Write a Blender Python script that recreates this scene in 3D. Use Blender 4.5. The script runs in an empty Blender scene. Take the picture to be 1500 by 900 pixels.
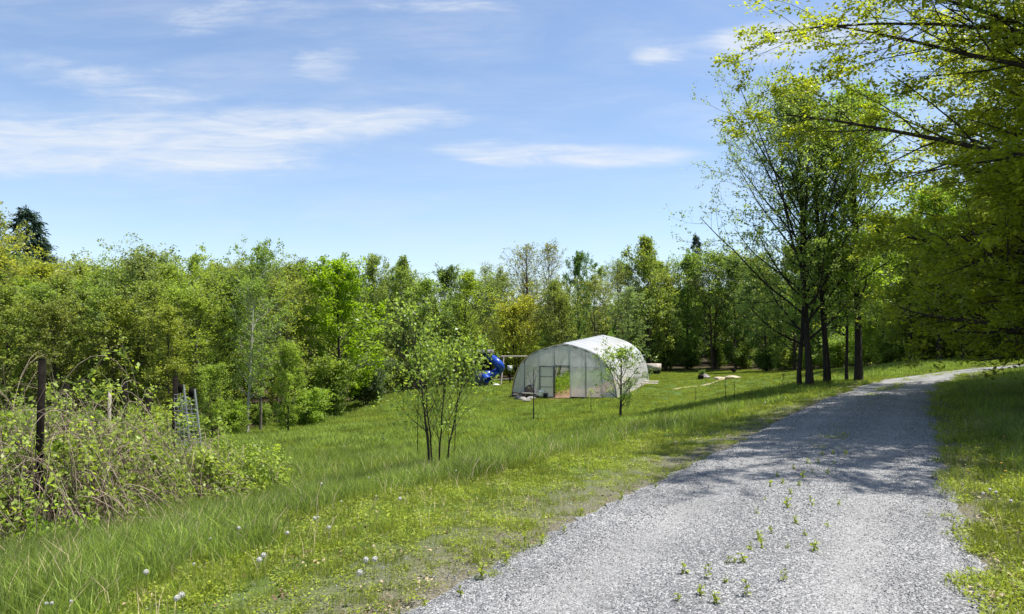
import bpy, math, random
import numpy as np
from mathutils import Vector, Matrix
R = math.radians
random.seed(7)
rng = np.random.default_rng(11)
sc = bpy.context.scene
COL = sc.collection

# ------------------------------------------------------------------ camera
EYE = 1.65
FPX = 1091.0
PITCH = math.atan(50 / FPX)
cam_d = bpy.data.cameras.new("camera")
cam_d.sensor_width = 36
cam_d.lens = 36 * FPX / 1500
cam_d.clip_start = 0.05
cam_d.clip_end = 6000
cam = bpy.data.objects.new("camera", cam_d)
COL.objects.link(cam)
cam.location = (0, 0, EYE)
cam.rotation_euler = (R(90) + PITCH, 0, 0)
sc.camera = cam


def W(px, py, Y):
    """world point at depth Y that falls on photo pixel (px, py)"""
    a, b, c = px - 750, FPX, 450 - py
    y = b * math.cos(PITCH) - c * math.sin(PITCH)
    z = b * math.sin(PITCH) + c * math.cos(PITCH)
    return (a / y * Y, Y, EYE + z / y * Y)


# ------------------------------------------------------------------ ground height
CP = [
    (-3, -8, 0), (-1, 0, 0), (.5, 2.5, 0), (1.2, 4.5, 0), (2, 6, 0), (2.6, 7.2, 0), (3.5, 9, 0), (5.2, 12, 0), (6.8, 15, 0), (8.5, 18, 0),
    (11.1, 22.5, 0), (14.4, 27.7, .05), (18.2, 32.5, .17), (21.2, 35, .3), (26, 37.2, .42), (40, 40, .8), (3, 4.5, 0), (4.3, 7.2, 0),
    (5.2, 9, 0), (8.4, 15, 0), (10.1, 18, 0), (0.3, 6, 0), (-.3, 4.5, 0), (1.8, 9, -.02), (3.5, 12, -.03), (6.8, 18, -.03), (9.5, 22.5, -.03),
    (-1.3, 4.8, -.04), (-2, 5.8, -.1), (-1.6, 9.4, -.24), (-.6, 12.5, -.34), (2, 15, -.35), (4, 21, -.75), (4.5, 31, -1.6), (8, 27, -.7),
    (12, 30, -.12), (-4, 6.5, -.38), (-3.2, 3, -.25), (-6, 8, -.66), (-2.7, 11, -.66), (-4.3, 15.5, -1.22), (-1.5, 14, -.84), (1, 22, -1.4),
    (-6.9, 30, -2.2), (-12.5, 33, -2.7), (-12.8, 40, -3.0), (-10.5, 55, -2.6), (-1.8, 65, -1.9), (3, 50, -2.0), (0, 50, -2.02),
    (7, 47, -1.95), (19.5, 85, -1.8), (25.7, 70, -1.3), (10, 40, -1.8), (16, 45, -1.35), (10, 62, -1.4), (7.3, 58, -1.4), (-10, 15, -1.5), (-15, 25, -2.3), (-10, 8, -.9),
    (-20, 15, -1.8), (-30, 60, -3), (0, 100, -1.5), (40, 100, -.5), (40, 60, .6), (30, 50, .3), (22, 45, .1), (10, 10, .12),
    (15, 20, .25), (25, 25, .5), (20, 5, .2), (7, 5, .06), (-200, 0, -3), (200, 0, 1), (0, 300, 0), (-200, 300, -2), (200, 300, 2), (0, -200, 0),
    (-200, -200, 0), (200, -200, 0), (-10, -5, -.4), (10, -8, 0)]
CP = np.array(CP, float)


def _u(r2):
    return np.where(r2 > 1e-9, r2 * np.log(np.maximum(r2, 1e-9)) * .5, 0)


_n = len(CP)
_d2 = ((CP[:, None, :2] - CP[None, :, :2]) ** 2).sum(-1)
_A = np.zeros((_n + 3, _n + 3))
_A[:_n, :_n] = _u(_d2) + np.eye(_n) * 1.5
_A[:_n, _n] = 1
_A[:_n, _n + 1:] = CP[:, :2]
_A[_n:, :_n] = _A[:_n, _n:].T
_w = np.linalg.solve(_A, np.concatenate([CP[:, 2], [0, 0, 0]]))


def gh(x, y):
    x = np.asarray(x, float); y = np.asarray(y, float)
    sh = x.shape
    xf, yf = x.ravel(), y.ravel()
    xc, yc = np.clip(xf, -220, 220), np.clip(yf, -220, 320)
    out = np.empty_like(xf)
    for i in range(0, len(xf), 20000):
        s = slice(i, i + 20000)
        d2 = (xc[s, None] - CP[None, :, 0]) ** 2 + (yc[s, None] - CP[None, :, 1]) ** 2
        out[s] = _u(d2) @ _w[:_n] + _w[_n] + _w[_n + 1] * xc[s] + _w[_n + 2] * yc[s]
    return out.reshape(sh)


def g1(x, y):
    return float(gh(np.array([x]), np.array([y]))[0])


# road edges (left, right), world
RL = np.array([(-4.6, -6), (-2.7, 0), (-1.6, 2.6), (-.68, 4.5), (.1, 6), (.76, 7.2), (1.8, 9), (3.5, 12), (5.15, 15), (6.85, 18), (9.5, 22.5), (12.9, 27.7), (16.9, 32.6), (20.4, 35.2), (25, 37.9), (32, 40.3), (42, 42.5)])
RR = np.array([(-1.2, -6), (.8, 0), (2, 2.6), (2.88, 4.5), (3.62, 6), (4.25, 7.2), (5.2, 9), (6.85, 12), (8.45, 15), (10.1, 18), (12.65, 22.5), (15.7, 27.2), (19, 31), (22.2, 33), (26.5, 35), (33, 37), (43, 39.2)])


def resample(P, m):
    t = np.arange(len(P)); tt = np.linspace(0, len(P) - 1, m)
    out = []
    for v in tt:
        i = min(int(v), len(P) - 2); f = v - i
        p0 = P[max(i - 1, 0)]; p1 = P[i]; p2 = P[i + 1]; p3 = P[min(i + 2, len(P) - 1)]
        out.append(.5 * ((2 * p1) + (-p0 + p2) * f + (2 * p0 - 5 * p1 + 4 * p2 - p3) * f ** 2 + (-p0 + 3 * p1 - 3 * p2 + p3) * f ** 3))
    return np.array(out)


RLs, RRs = resample(RL, 600), resample(RR, 600)
RC = (RLs + RRs) / 2
RW = np.linalg.norm(RRs - RLs, axis=1) / 2
_dir = np.gradient(RC, axis=0); _dir /= np.linalg.norm(_dir, axis=1)[:, None]
_nor = np.stack([_dir[:, 1], -_dir[:, 0]], 1)            # to the right
HWp = np.abs(((RRs - RLs) * _nor).sum(1)) / 2


def road_sd(x, y):
    """signed offset from centre line (right +), and half-width there"""
    x = np.atleast_1d(x); y = np.atleast_1d(y)
    s = np.empty(len(x)); h = np.empty(len(x))
    C2 = RC[::3]
    for i in range(0, len(x), 20000):
        sl = slice(i, i + 20000)
        d2 = (x[sl, None] - C2[None, :, 0]) ** 2 + (y[sl, None] - C2[None, :, 1]) ** 2
        k = d2.argmin(1) * 3
        s[sl] = (x[sl] - RC[k, 0]) * _nor[k, 0] + (y[sl] - RC[k, 1]) * _nor[k, 1]
        h[sl] = HWp[k]
    return s, h


def vnoise(x, y, sc_=1.0, seed=0):
    """cheap smooth value noise, 0..1"""
    x = np.asarray(x) * sc_ + seed * 17.3; y = np.asarray(y) * sc_ + seed * 9.1
    xi, yi = np.floor(x), np.floor(y); fx, fy = x - xi, y - yi
    fx = fx * fx * (3 - 2 * fx); fy = fy * fy * (3 - 2 * fy)

    def h(a, b):
        v = np.sin(a * 127.1 + b * 311.7 + seed) * 43758.5453
        return v - np.floor(v)
    return (h(xi, yi) * (1 - fx) + h(xi + 1, yi) * fx) * (1 - fy) + (h(xi, yi + 1) * (1 - fx) + h(xi + 1, yi + 1) * fx) * fy


FIELD = np.array([(-9, 1), (-34, 10), (-34, 22), (-19, 26), (-14.5, 33), (-14, 40), (-12.2, 50), (-9, 58), (-3, 66), (3, 73), (10, 82), (20, 88), (26, 82), (28, 70), (24, 55), (23.5, 47), (30, 46), (45, 46),
                  (45, 37), (30, 34), (22, 29), (15.5, 21), (12.5, 14), (11, 6), (9, -3), (-8, -4)], float)


def in_poly(x, y, P):
    c = np.zeros(len(x), bool)
    j = len(P) - 1
    for i in range(len(P)):
        xi, yi = P[i]; xj, yj = P[j]
        m = ((yi > y) != (yj > y)) & (x < (xj - xi) * (y - yi) / (yj - yi + 1e-12) + xi)
        c ^= m
        j = i
    return c


# ------------------------------------------------------------------ helpers
def mesh(name, V, quads=None, tris=None, mat=None, smooth=False, attrs=None, uvs=None):
    V = np.asarray(V, np.float32)
    me = bpy.data.meshes.new(name)
    q = np.zeros((0, 4), int) if quads is None else np.asarray(quads, int).reshape(-1, 4)
    t = np.zeros((0, 3), int) if tris is None else np.asarray(tris, int).reshape(-1, 3)
    me.vertices.add(len(V)); me.vertices.foreach_set("co", V.ravel())
    loops = np.concatenate([q.ravel(), t.ravel()]).astype(np.int32)
    me.loops.add(len(loops)); me.loops.foreach_set("vertex_index", loops)
    starts = np.concatenate([np.arange(len(q)) * 4, len(q) * 4 + np.arange(len(t)) * 3]).astype(np.int32)
    me.polygons.add(len(starts)); me.polygons.foreach_set("loop_start", starts)
    if smooth:
        me.polygons.foreach_set("use_smooth", np.ones(len(starts), bool))
    if attrs:
        for k, v in attrs.items():
            a = me.attributes.new(k, 'FLOAT', 'POINT'); a.data.foreach_set("value", np.asarray(v, np.float32))
    if mat:
        for m in (mat if isinstance(mat, (list, tuple)) else [mat]):
            me.materials.append(m)
    me.update(calc_edges=True); me.validate()
    return me


def link(name, data, parent=None, color=None, loc=None):
    o = bpy.data.objects.new(name, data); COL.objects.link(o)
    if parent is not None: o.parent = parent
    if color is not None: o.color = (*color, 1)
    if loc is not None: o.location = loc
    return o


def tag(o, label=None, cat=None, group=None, kind=None):
    if label: o["label"] = label
    if cat: o["category"] = cat
    if group: o["group"] = group
    if kind: o["kind"] = kind
    return o


def empty(name, loc, rz=0, s=1.0):
    o = bpy.data.objects.new(name, None); COL.objects.link(o)
    o.location = loc; o.rotation_euler = (0, 0, rz); o.scale = (s, s, s)
    o.empty_display_size = .2
    return o


def tubes(P, Rr, sides=5, cap=False):
    """P (B,n,3), Rr (B,n) -> verts, quads"""
    P = np.asarray(P, float); Rr = np.asarray(Rr, float)
    B, n, _ = P.shape
    T = np.gradient(P, axis=1); T /= (np.linalg.norm(T, axis=2, keepdims=True) + 1e-9)
    mt = T.mean(1)
    ref = np.where(np.abs(mt[:, 2:3]) > .8, np.array([[1., 0, 0]]), np.array([[0, 0, 1.]]))
    a = np.cross(T, ref[:, None, :]); a /= (np.linalg.norm(a, axis=2, keepdims=True) + 1e-9)
    b = np.cross(T, a)
    ang = np.arange(sides) / sides * 2 * math.pi
    V = P[:, :, None, :] + Rr[:, :, None, None] * (a[:, :, None, :] * np.cos(ang)[None, None, :, None] + b[:, :, None, :] * np.sin(ang)[None, None, :, None])
    idx = np.arange(B * n * sides).reshape(B, n, sides)
    i0 = idx[:, :-1, :]; i1 = idx[:, 1:, :]
    Q = np.stack([i0, np.roll(i0, -1, 2), np.roll(i1, -1, 2), i1], -1).reshape(-1, 4)
    return V.reshape(-1, 3), Q


class Acc:
    def __init__(s): s.V = []; s.Q = []; s.T = []; s.n = 0; s.A = []

    def add(s, V, Q=None, T=None, a=0.0):
        V = np.asarray(V, float).reshape(-1, 3)
        s.V.append(V)
        if Q is not None and len(Q): s.Q.append(np.asarray(Q, int).reshape(-1, 4) + s.n)
        if T is not None and len(T): s.T.append(np.asarray(T, int).reshape(-1, 3) + s.n)
        s.A.append(np.full(len(V), a) if np.isscalar(a) else a)
        s.n += len(V)
        return s

    def tube(s, pts, r, sides=6):
        pts = np.asarray(pts, float)
        rr = np.full(len(pts), r) if np.isscalar(r) else np.asarray(r, float)
        v, q = tubes(pts[None], rr[None], sides)
        s.add(v, q)
        # caps as fans
        n = len(pts)
        for ring, p, flip in ((0, pts[0], 1), (n - 1, pts[-1], 0)):
            base = v[ring * sides:(ring + 1) * sides]
            VV = np.vstack([base, p]); T = [(i, (i + 1) % sides, sides) if not flip else ((i + 1) % sides, i, sides) for i in range(sides)]
            s.add(VV, None, T)
        return s

    def box(s, c, d, M=None):
        x, y, z = np.array(d) / 2
        V = np.array([(-x, -y, -z), (x, -y, -z), (x, y, -z), (-x, y, -z), (-x, -y, z), (x, -y, z), (x, y, z), (-x, y, z)])
        if M is not None: V = V @ np.array(M).T
        V = V + np.array(c)
        s.add(V, [(0, 3, 2, 1), (4, 5, 6, 7), (0, 1, 5, 4), (1, 2, 6, 5), (2, 3, 7, 6), (3, 0, 4, 7)])
        return s

    def mesh(s, name, mat, smooth=False):
        return mesh(name, np.vstack(s.V), np.vstack(s.Q) if s.Q else None, np.vstack(s.T) if s.T else None, mat, smooth, {"var": np.concatenate(s.A)})


def rotz(a):
    return np.array([[math.cos(a), -math.sin(a), 0], [math.sin(a), math.cos(a), 0], [0, 0, 1]])


def rotx(a):
    return np.array([[1, 0, 0], [0, math.cos(a), -math.sin(a)], [0, math.sin(a), math.cos(a)]])


def roty(a):
    return np.array([[math.cos(a), 0, math.sin(a)], [0, 1, 0], [-math.sin(a), 0, math.cos(a)]])


# ------------------------------------------------------------------ materials
def newmat(name):
    m = bpy.data.materials.new(name); m.use_nodes = True
    nt = m.node_tree; nt.nodes.clear()
    return m, nt, nt.nodes.new, nt.links.new


def leafmat(name, trans=.45, rough=.45, spec=.35, yellow=(1.1, 1.1, .55), varlo=.6, varhi=1.45, useobj=True, col=(.1, .2, .02), pos_noise=0.0):
    m, nt, N, L = newmat(name)
    out = N("ShaderNodeOutputMaterial")
    if useobj:
        oi = N("ShaderNodeObjectInfo"); csock = oi.outputs["Color"]
    else:
        c = N("ShaderNodeRGB"); c.outputs[0].default_value = (*col, 1); csock = c.outputs[0]
    at = N("ShaderNodeAttribute"); at.attribute_name = "var"
    mr = N("ShaderNodeMapRange"); mr.inputs["To Min"].default_value = varlo; mr.inputs["To Max"].default_value = varhi
    L(at.outputs["Fac"], mr.inputs["Value"])
    vsock = mr.outputs[0]
    if pos_noise > 0:
        g = N("ShaderNodeNewGeometry"); no = N("ShaderNodeTexNoise"); no.inputs["Scale"].default_value = .55; no.inputs["Detail"].default_value = 7; no.inputs["Roughness"].default_value = .68
        L(g.outputs["Position"], no.inputs["Vector"])
        m2 = N("ShaderNodeMapRange"); m2.inputs["From Min"].default_value = .3; m2.inputs["From Max"].default_value = .7
        m2.inputs["To Min"].default_value = 1 - pos_noise; m2.inputs["To Max"].default_value = 1 + pos_noise
        L(no.outputs["Fac"], m2.inputs["Value"])
        mm = N("ShaderNodeMath"); mm.operation = 'MULTIPLY'; L(vsock, mm.inputs[0]); L(m2.outputs[0], mm.inputs[1]); vsock = mm.outputs[0]
    mul = N("ShaderNodeVectorMath"); mul.operation = 'SCALE'
    L(csock, mul.inputs[0]); L(vsock, mul.inputs["Scale"])
    # yellower leaves at the high end of var
    hs = N("ShaderNodeMix"); hs.data_type = 'RGBA'; hs.blend_type = 'MULTIPLY'
    m3 = N("ShaderNodeMapRange"); m3.inputs["From Min"].default_value = .3; L(at.outputs["Fac"], m3.inputs["Value"]); m3.inputs["To Max"].default_value = .75
    L(m3.outputs[0], hs.inputs["Factor"]); L(mul.outputs[0], hs.inputs["A"]); hs.inputs["B"].default_value = (1.13, 1.0, .75, 1)
    base = hs.outputs["Result"]
    b3 = N("ShaderNodeVectorMath"); b3.operation = "SCALE"; b3.inputs["Scale"].default_value = 1.3; L(base, b3.inputs[0])
    p = N("ShaderNodeBsdfPrincipled"); L(b3.outputs[0], p.inputs["Base Color"]); p.inputs["Roughness"].default_value = rough; p.inputs["Specular IOR Level"].default_value = spec
    tr = N("ShaderNodeBsdfTranslucent")
    ty = N("ShaderNodeVectorMath"); ty.operation = 'MULTIPLY'; L(base, ty.inputs[0]); ty.inputs[1].default_value = (yellow[0] * 2.1, yellow[1] * 2.1, yellow[2] * 2.1)
    L(ty.outputs[0], tr.inputs["Color"])
    mx = N("ShaderNodeMixShader"); mx.inputs[0].default_value = trans
    L(p.outputs[0], mx.inputs[1]); L(tr.outputs[0], mx.inputs[2]); L(mx.outputs[0], out.inputs[0])
    return m


def barkmat(name, useobj=True, col=(.1, .08, .06), sc_=18, con=.5, rough=.9):
    m, nt, N, L = newmat(name)
    out = N("ShaderNodeOutputMaterial"); p = N("ShaderNodeBsdfPrincipled"); L(p.outputs[0], out.inputs[0])
    p.inputs["Roughness"].default_value = rough; p.inputs["Specular IOR Level"].default_value = .2
    if useobj:
        cs = N("ShaderNodeObjectInfo").outputs["Color"]
    else:
        c = N("ShaderNodeRGB"); c.outputs[0].default_value = (*col, 1); cs = c.outputs[0]
    tc = N("ShaderNodeTexCoord"); mp = N("ShaderNodeMapping"); mp.inputs["Scale"].default_value = (1, 1, .22)
    L(tc.outputs["Object"], mp.inputs["Vector"])
    no = N("ShaderNodeTexNoise"); no.inputs["Scale"].default_value = sc_; no.inputs["Detail"].default_value = 6; no.inputs["Roughness"].default_value = .65
    L(mp.outputs[0], no.inputs["Vector"])
    mr = N("ShaderNodeMapRange"); mr.inputs["From Min"].default_value = .3; mr.inputs["From Max"].default_value = .7
    mr.inputs["To Min"].default_value = 1 - con; mr.inputs["To Max"].default_value = 1 + con
    L(no.outputs["Fac"], mr.inputs["Value"])
    mu = N("ShaderNodeVectorMath"); mu.operation = 'SCALE'; L(cs, mu.inputs[0]); L(mr.outputs[0], mu.inputs["Scale"]); L(mu.outputs[0], p.inputs["Base Color"])
    bp = N("ShaderNodeBump"); bp.inputs["Strength"].default_value = .6; bp.inputs["Distance"].default_value = .02
    L(no.outputs["Fac"], bp.inputs["Height"]); L(bp.outputs[0], p.inputs["Normal"])
    return m


def plain(name, col, rough=.6, metal=0, noise=.25, nscale=8, spec=.4, bump=.0):
    m, nt, N, L = newmat(name)
    out = N("ShaderNodeOutputMaterial"); p = N("ShaderNodeBsdfPrincipled"); L(p.outputs[0], out.inputs[0])
    p.inputs["Roughness"].default_value = rough; p.inputs["Metallic"].default_value = metal; p.inputs["Specular IOR Level"].default_value = spec
    tc = N("ShaderNodeTexCoord"); no = N("ShaderNodeTexNoise"); no.inputs["Scale"].default_value = nscale; no.inputs["Detail"].default_value = 5
    L(tc.outputs["Object"], no.inputs["Vector"])
    mr = N("ShaderNodeMapRange"); mr.inputs["From Min"].default_value = .3; mr.inputs["From Max"].default_value = .7; mr.inputs["To Min"].default_value = 1 - noise; mr.inputs["To Max"].default_value = 1 + noise
    L(no.outputs["Fac"], mr.inputs["Value"])
    c = N("ShaderNodeRGB"); c.outputs[0].default_value = (*col, 1)
    mu = N("ShaderNodeVectorMath"); mu.operation = 'SCALE'; L(c.outputs[0], mu.inputs[0]); L(mr.outputs[0], mu.inputs["Scale"]); L(mu.outputs[0], p.inputs["Base Color"])
    if bump:
        bp = N("ShaderNodeBump"); bp.inputs["Strength"].default_value = bump; bp.inputs["Distance"].default_value = .02
        L(no.outputs["Fac"], bp.inputs["Height"]); L(bp.outputs[0], p.inputs["Normal"])
    return m


LEAF = leafmat("leaf", trans=.5)
LEAF_NEAR = leafmat("leaf_near", trans=.5, rough=.4, spec=.4)
NEEDLE = leafmat("needle", trans=.1, rough=.6, spec=.2)
BARK = barkmat("bark")
GRASS = leafmat("grass_blade", trans=.4, rough=.55, spec=.2, useobj=False, col=(.16, .205, .045), yellow=(1.15, 1.1, .4), varlo=.55, varhi=1.45, pos_noise=.42)
GRASS_D = leafmat("grass_blade_long", trans=.38, rough=.5, spec=.25, useobj=False, col=(.135, .192, .045), yellow=(1.1, 1.08, .5), varlo=.42, varhi=1.75, pos_noise=.4)
VERGE = leafmat("verge_leaf", trans=.4, rough=.5, spec=.25, useobj=False, col=(.2, .25, .035), varlo=.55, varhi=1.35, pos_noise=.3)
STRAW = plain("straw", (.42, .33, .2), rough=.8, noise=.4, nscale=30)
CANE = barkmat("dry_cane", useobj=False, col=(.31, .24, .185), sc_=9, con=.6)
CANE_D = barkmat("dark_cane", useobj=False, col=(.09, .065, .05), sc_=9, con=.6)

# ------------------------------------------------------------------ leaves, growth
def leaves(pos, size, g, w=.55, up=.8, out=None, outw=.3, droop=.0, var=None, flat=False, axis=None, axw=.8):
    """folded diamond leaves -> V, Q, var"""
    n = len(pos)
    nr = g.normal(size=(n, 3)) * (1 - up) * 1.3 + np.array([0, 0, up])
    if out is not None: nr = nr + out * outw
    nr /= np.linalg.norm(nr, axis=1)[:, None] + 1e-9
    d = g.normal(size=(n, 3))
    if axis is not None: d = d * .5 + axis * axw
    d -= (d * nr).sum(1)[:, None] * nr
    d /= np.linalg.norm(d, axis=1)[:, None] + 1e-9
    d[:, 2] -= droop
    s = np.cross(nr, d)
    L = size * g.uniform(.65, 1.3, n)[:, None]
    fold = nr * L * .12 * g.uniform(-.3, 1.2, n)[:, None]
    V = np.stack([pos, pos + d * L * .45 + s * L * w * .5 + fold, pos + d * L, pos + d * L * .45 - s * L * w * .5 + fold], 1).reshape(-1, 3)
    Q = np.arange(4 * n).reshape(n, 4)
    v = g.uniform(0, 1, n) if var is None else np.clip(var + g.normal(size=n) * .2, 0, 1)
    return V, Q, np.repeat(v, 4)


def grow(P, Rr, k, t0, t1, ang, Lf, rr, n, up, wob, g, minr=.004, flat=0., azim=None, taper=.75, jit=1.0, lj=.25):
    B, m, _ = P.shape
    pi = np.repeat(np.arange(B), k)
    t = np.tile((np.arange(k) + .5) / k, B) + g.uniform(-.5, .5, B * k) * jit / k
    t = t0 + (t1 - t0) * np.clip(t, 0, 1)
    f = t * (m - 1); i = np.minimum(f.astype(int), m - 2); ff = (f - i)[:, None]
    p0 = P[pi, i] * (1 - ff) + P[pi, i + 1] * ff
    r0 = Rr[pi, i] * (1 - ff[:, 0]) + Rr[pi, i + 1] * ff[:, 0]
    T = P[pi, i + 1] - P[pi, i]; T /= np.linalg.norm(T, axis=1)[:, None] + 1e-9
    ref = np.where(np.abs(T[:, 2:3]) > .9, np.array([[1., 0, 0]]), np.array([[0, 0, 1.]]))
    a = np.cross(T, ref); a /= np.linalg.norm(a, axis=1)[:, None] + 1e-9
    b = np.cross(T, a)
    az = np.tile(np.arange(k) * 2.39996, B) + np.repeat(g.uniform(0, 6.28, B), k) + g.normal(size=B * k) * .4
    if azim is not None: az = azim(B * k, g)
    an = (ang(t) if callable(ang) else np.full(B * k, ang)) + g.normal(size=B * k) * .13
    side = a * np.cos(az)[:, None] + b * np.sin(az)[:, None]
    if flat: side[:, 2] *= (1 - flat)
    d = T * np.cos(an)[:, None] + side * np.sin(an)[:, None]
    d /= np.linalg.norm(d, axis=1)[:, None]
    plen = np.linalg.norm(np.diff(P, axis=1), axis=2).sum(1)[pi]
    L = Lf(t, plen) * g.uniform(1 - lj, 1 + lj * .8, B * k)
    out = np.empty((B * k, n, 3)); out[:, 0] = p0
    st = (L / (n - 1))[:, None]
    for j in range(1, n):
        d = d + np.array([0, 0, up / (n - 1)]) + g.normal(size=d.shape) * wob
        if flat: d[:, 2] *= (1 - flat * .5)
        d /= np.linalg.norm(d, axis=1)[:, None]
        out[:, j] = out[:, j - 1] + d * st
    rs = np.minimum(np.maximum(r0 * rr, minr), r0)
    RR_ = rs[:, None] * (1 - taper * np.linspace(0, 1, n))[None]
    return out, RR_, t


def twig_leaves(P, cnt, size, sig, g, t0=.15, **kw):
    B, m, _ = P.shape
    # twigs get unequal shares of leaves
    w = g.gamma(2.0, 1, B); w /= w.sum()
    b = g.choice(B, cnt, p=w)
    t = g.uniform(t0, 1, cnt) ** .8
    f = t * (m - 1); i = np.minimum(f.astype(int), m - 2); ff = (f - i)[:, None]
    p = P[b, i] * (1 - ff) + P[b, i + 1] * ff
    ax = P[b, i + 1] - P[b, i]; ax /= np.linalg.norm(ax, axis=1)[:, None] + 1e-9
    off = g.normal(size=(cnt, 3)) * sig
    off[:, 2] *= .65
    var = np.clip(.5 + g.normal(size=B) * .18, 0, 1)[b]
    return leaves(p + off, size, g, var=var, axis=ax, **kw)


def trunk_line(H, r0, g, n=12, lean=.0, wob=.03, az=None, start=(0, 0, -.15), top=.12):
    az = g.uniform(0, 6.28) if az is None else az
    t = np.linspace(0, 1, n)
    x = lean * H * t ** 1.2; wx = np.cumsum(g.normal(size=n)) * wob * H / n; wy = np.cumsum(g.normal(size=n)) * wob * H / n
    wx -= wx[0]; wy -= wy[0]
    P = np.stack([x * math.cos(az) + wx, x * math.sin(az) + wy, t * H], 1) + np.array(start)
    r = r0 * ((1 - t) ** .8 * (1 - top) + top); r[0] *= 1.35
    return P, r


PROF = {
    "egg": lambda u: np.interp(u, [0, .15, .4, .7, .9, 1], [.55, .85, 1, .78, .45, .2]),
    "dome": lambda u: np.interp(u, [0, .2, .5, .8, 1], [.7, .95, 1, .8, .4]),
    "column": lambda u: np.interp(u, [0, .2, .5, .8, 1], [.6, 1, .9, .5, .12]),
    "cone": lambda u: np.interp(u, [0, .1, 1], [.85, 1, .06]),
    "vase": lambda u: np.interp(u, [0, .3, .7, .9, 1], [.5, .9, 1, .75, .45]),
}


def make_tree(name, seed, H=10, r0=.13, Rad=2.4, tb=.2, n1=34, n2=9, n3=0, prof="egg", a_lo=75, a_hi=30, up1=.5, L2=.36, up2=.2, L3=.4,
              leaf=.16, cnt=8000, sig=.12, lw=.6, up=.7, lean=.02, wob=.03, stems=1, stem_spread=.25, needle=False, flat=0., droop=0., side1=5, spread_r=.1, twig_sides=3, lmat=None, trunk_leaf=.0, minr=.006, lj=.25):
    g = np.random.default_rng(seed)
    tr = Acc(); tips = []
    for s in range(stems):
        hs = H * (1 if s == 0 else g.uniform(.7, .95))
        az = s / stems * 6.283 + g.uniform(-.4, .4)
        st = (math.cos(az) * spread_r * (stems > 1), math.sin(az) * spread_r * (stems > 1), -.15)
        P0, r_0 = trunk_line(hs, r0 * (1 if s == 0 else .75), g, lean=(lean if stems == 1 else stem_spread * g.uniform(.6, 1.1)), wob=wob, az=(None if stems == 1 else az), start=st)
        v, q = tubes(P0[None], r_0[None], 8); tr.add(v, q)
        pf = PROF[prof]
        def ang(t): return np.radians(a_lo + (a_hi - a_lo) * (t - tb) / (1 - tb))
        def Lf(t, pl):
            u = (t - tb) / (1 - tb)
            return np.minimum(pf(u) * Rad / np.maximum(np.sin(ang(t)), .45), (1.02 - t) * hs * (.95 if prof == 'dome' else .74) / np.maximum(np.cos(ang(t) * .85), .25) + .035 * H)
        k1 = max(4, int(n1 / stems ** .7))
        P1, R1, t1 = grow(P0[None], r_0[None], k1, tb, .97, ang, Lf, .45, 7, up1, .07, g, minr=minr * 1.5, flat=flat, lj=lj)
        v, q = tubes(P1, R1, side1); tr.add(v, q)
        P2, R2, _ = grow(P1, R1, n2, .18, 1, math.radians(48), lambda t, pl: pl * L2 * (1.15 - .6 * t) + .12, .5, 5, up2, .09, g, minr=minr, flat=flat)
        v, q = tubes(P2, R2, twig_sides); tr.add(v, q)
        tp = P2
        if n3:
            P3, R3, _ = grow(P2, R2, n3, .2, 1, math.radians(45), lambda t, pl: pl * L3 * (1.15 - .5 * t) + .06, .55, 4, up2, .1, g, minr=minr * .6, flat=flat)
            v, q = tubes(P3, R3, 3); tr.add(v, q)
            tips.append(P3); tips.append(P2[:, 2:5][:, [0, 1, 2, 2]])
        else:
            tips.append(P2)
        # limb ends carry leaves too
        e = P1[:, 3:7]
        if not n3: e = P1[:, 2:7]
        tips.append(e if e.shape[1] == tips[0].shape[1] else e[:, :tips[0].shape[1]])
    tm = tr.mesh(name + "_trunk", BARK, smooth=True)
    tm['h'] = float(H)
    if cnt <= 0: return tm, None
    T = np.concatenate(tips)
    V, Q, var = twig_leaves(T, cnt, leaf, sig, g, w=lw, up=up, droop=droop)
    tm['h'] = float(np.percentile(V[:, 2], 99.93)) / 1.0
    cm = mesh(name + "_crown", V, Q, None, lmat or (NEEDLE if needle else LEAF), False, {"var": var})
    return tm, cm


LIB = {}
for i in range(4): LIB[f"maple{i}"] = make_tree("maple", 100 + i, Rad=2.7 + .2 * i, cnt=17000, leaf=.18, n1=32, n2=12, sig=.14, tb=.06, up=.55, lj=.4)
for i in range(4): LIB[f"poplar{i}"] = make_tree("poplar", 200 + i, Rad=1.5 + .2 * i, prof="column", tb=.1, a_lo=50, a_hi=12, n1=30, n2=9, n3=2, up1=.75, L2=.45, leaf=.125, cnt=9500, sig=.11, r0=.08, up=.4, lj=.5, wob=.06)
for i in range(3): LIB[f"airy{i}"] = make_tree("airy", 300 + i, Rad=1.7 + .3 * i, prof="vase", tb=.22, a_lo=55, a_hi=25, n1=30, n2=8, n3=3, up1=.5, leaf=.13, cnt=6500, sig=.09, r0=.09, up=.4, minr=.008)
for i in range(2): LIB[f"bare{i}"] = make_tree("bare", 400 + i, Rad=2.1, prof="vase", tb=.3, a_lo=50, a_hi=22, n1=26, n2=9, n3=6, up1=.5, leaf=.11, cnt=2600, sig=.05, r0=.12, up=.4, minr=.012)
LIB["round0"] = make_tree("round", 500, H=10, Rad=4.1, prof="dome", tb=.16, a_lo=68, a_hi=18, n1=44, n2=10, n3=4, up1=.5, leaf=.22, cnt=16000, sig=.17, r0=.2, up=.45, stems=3, stem_spread=.12)
for i in range(2): LIB[f"spruce{i}"] = make_tree("spruce", 600 + i, Rad=2.1, prof="cone", tb=.06, a_lo=102, a_hi=70, n1=110, n2=14, up1=.15, L2=.3, up2=0, leaf=.2, lw=.22, cnt=15000, sig=.06, r0=.13, up=.5, needle=True, droop=.35, flat=.2)
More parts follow.
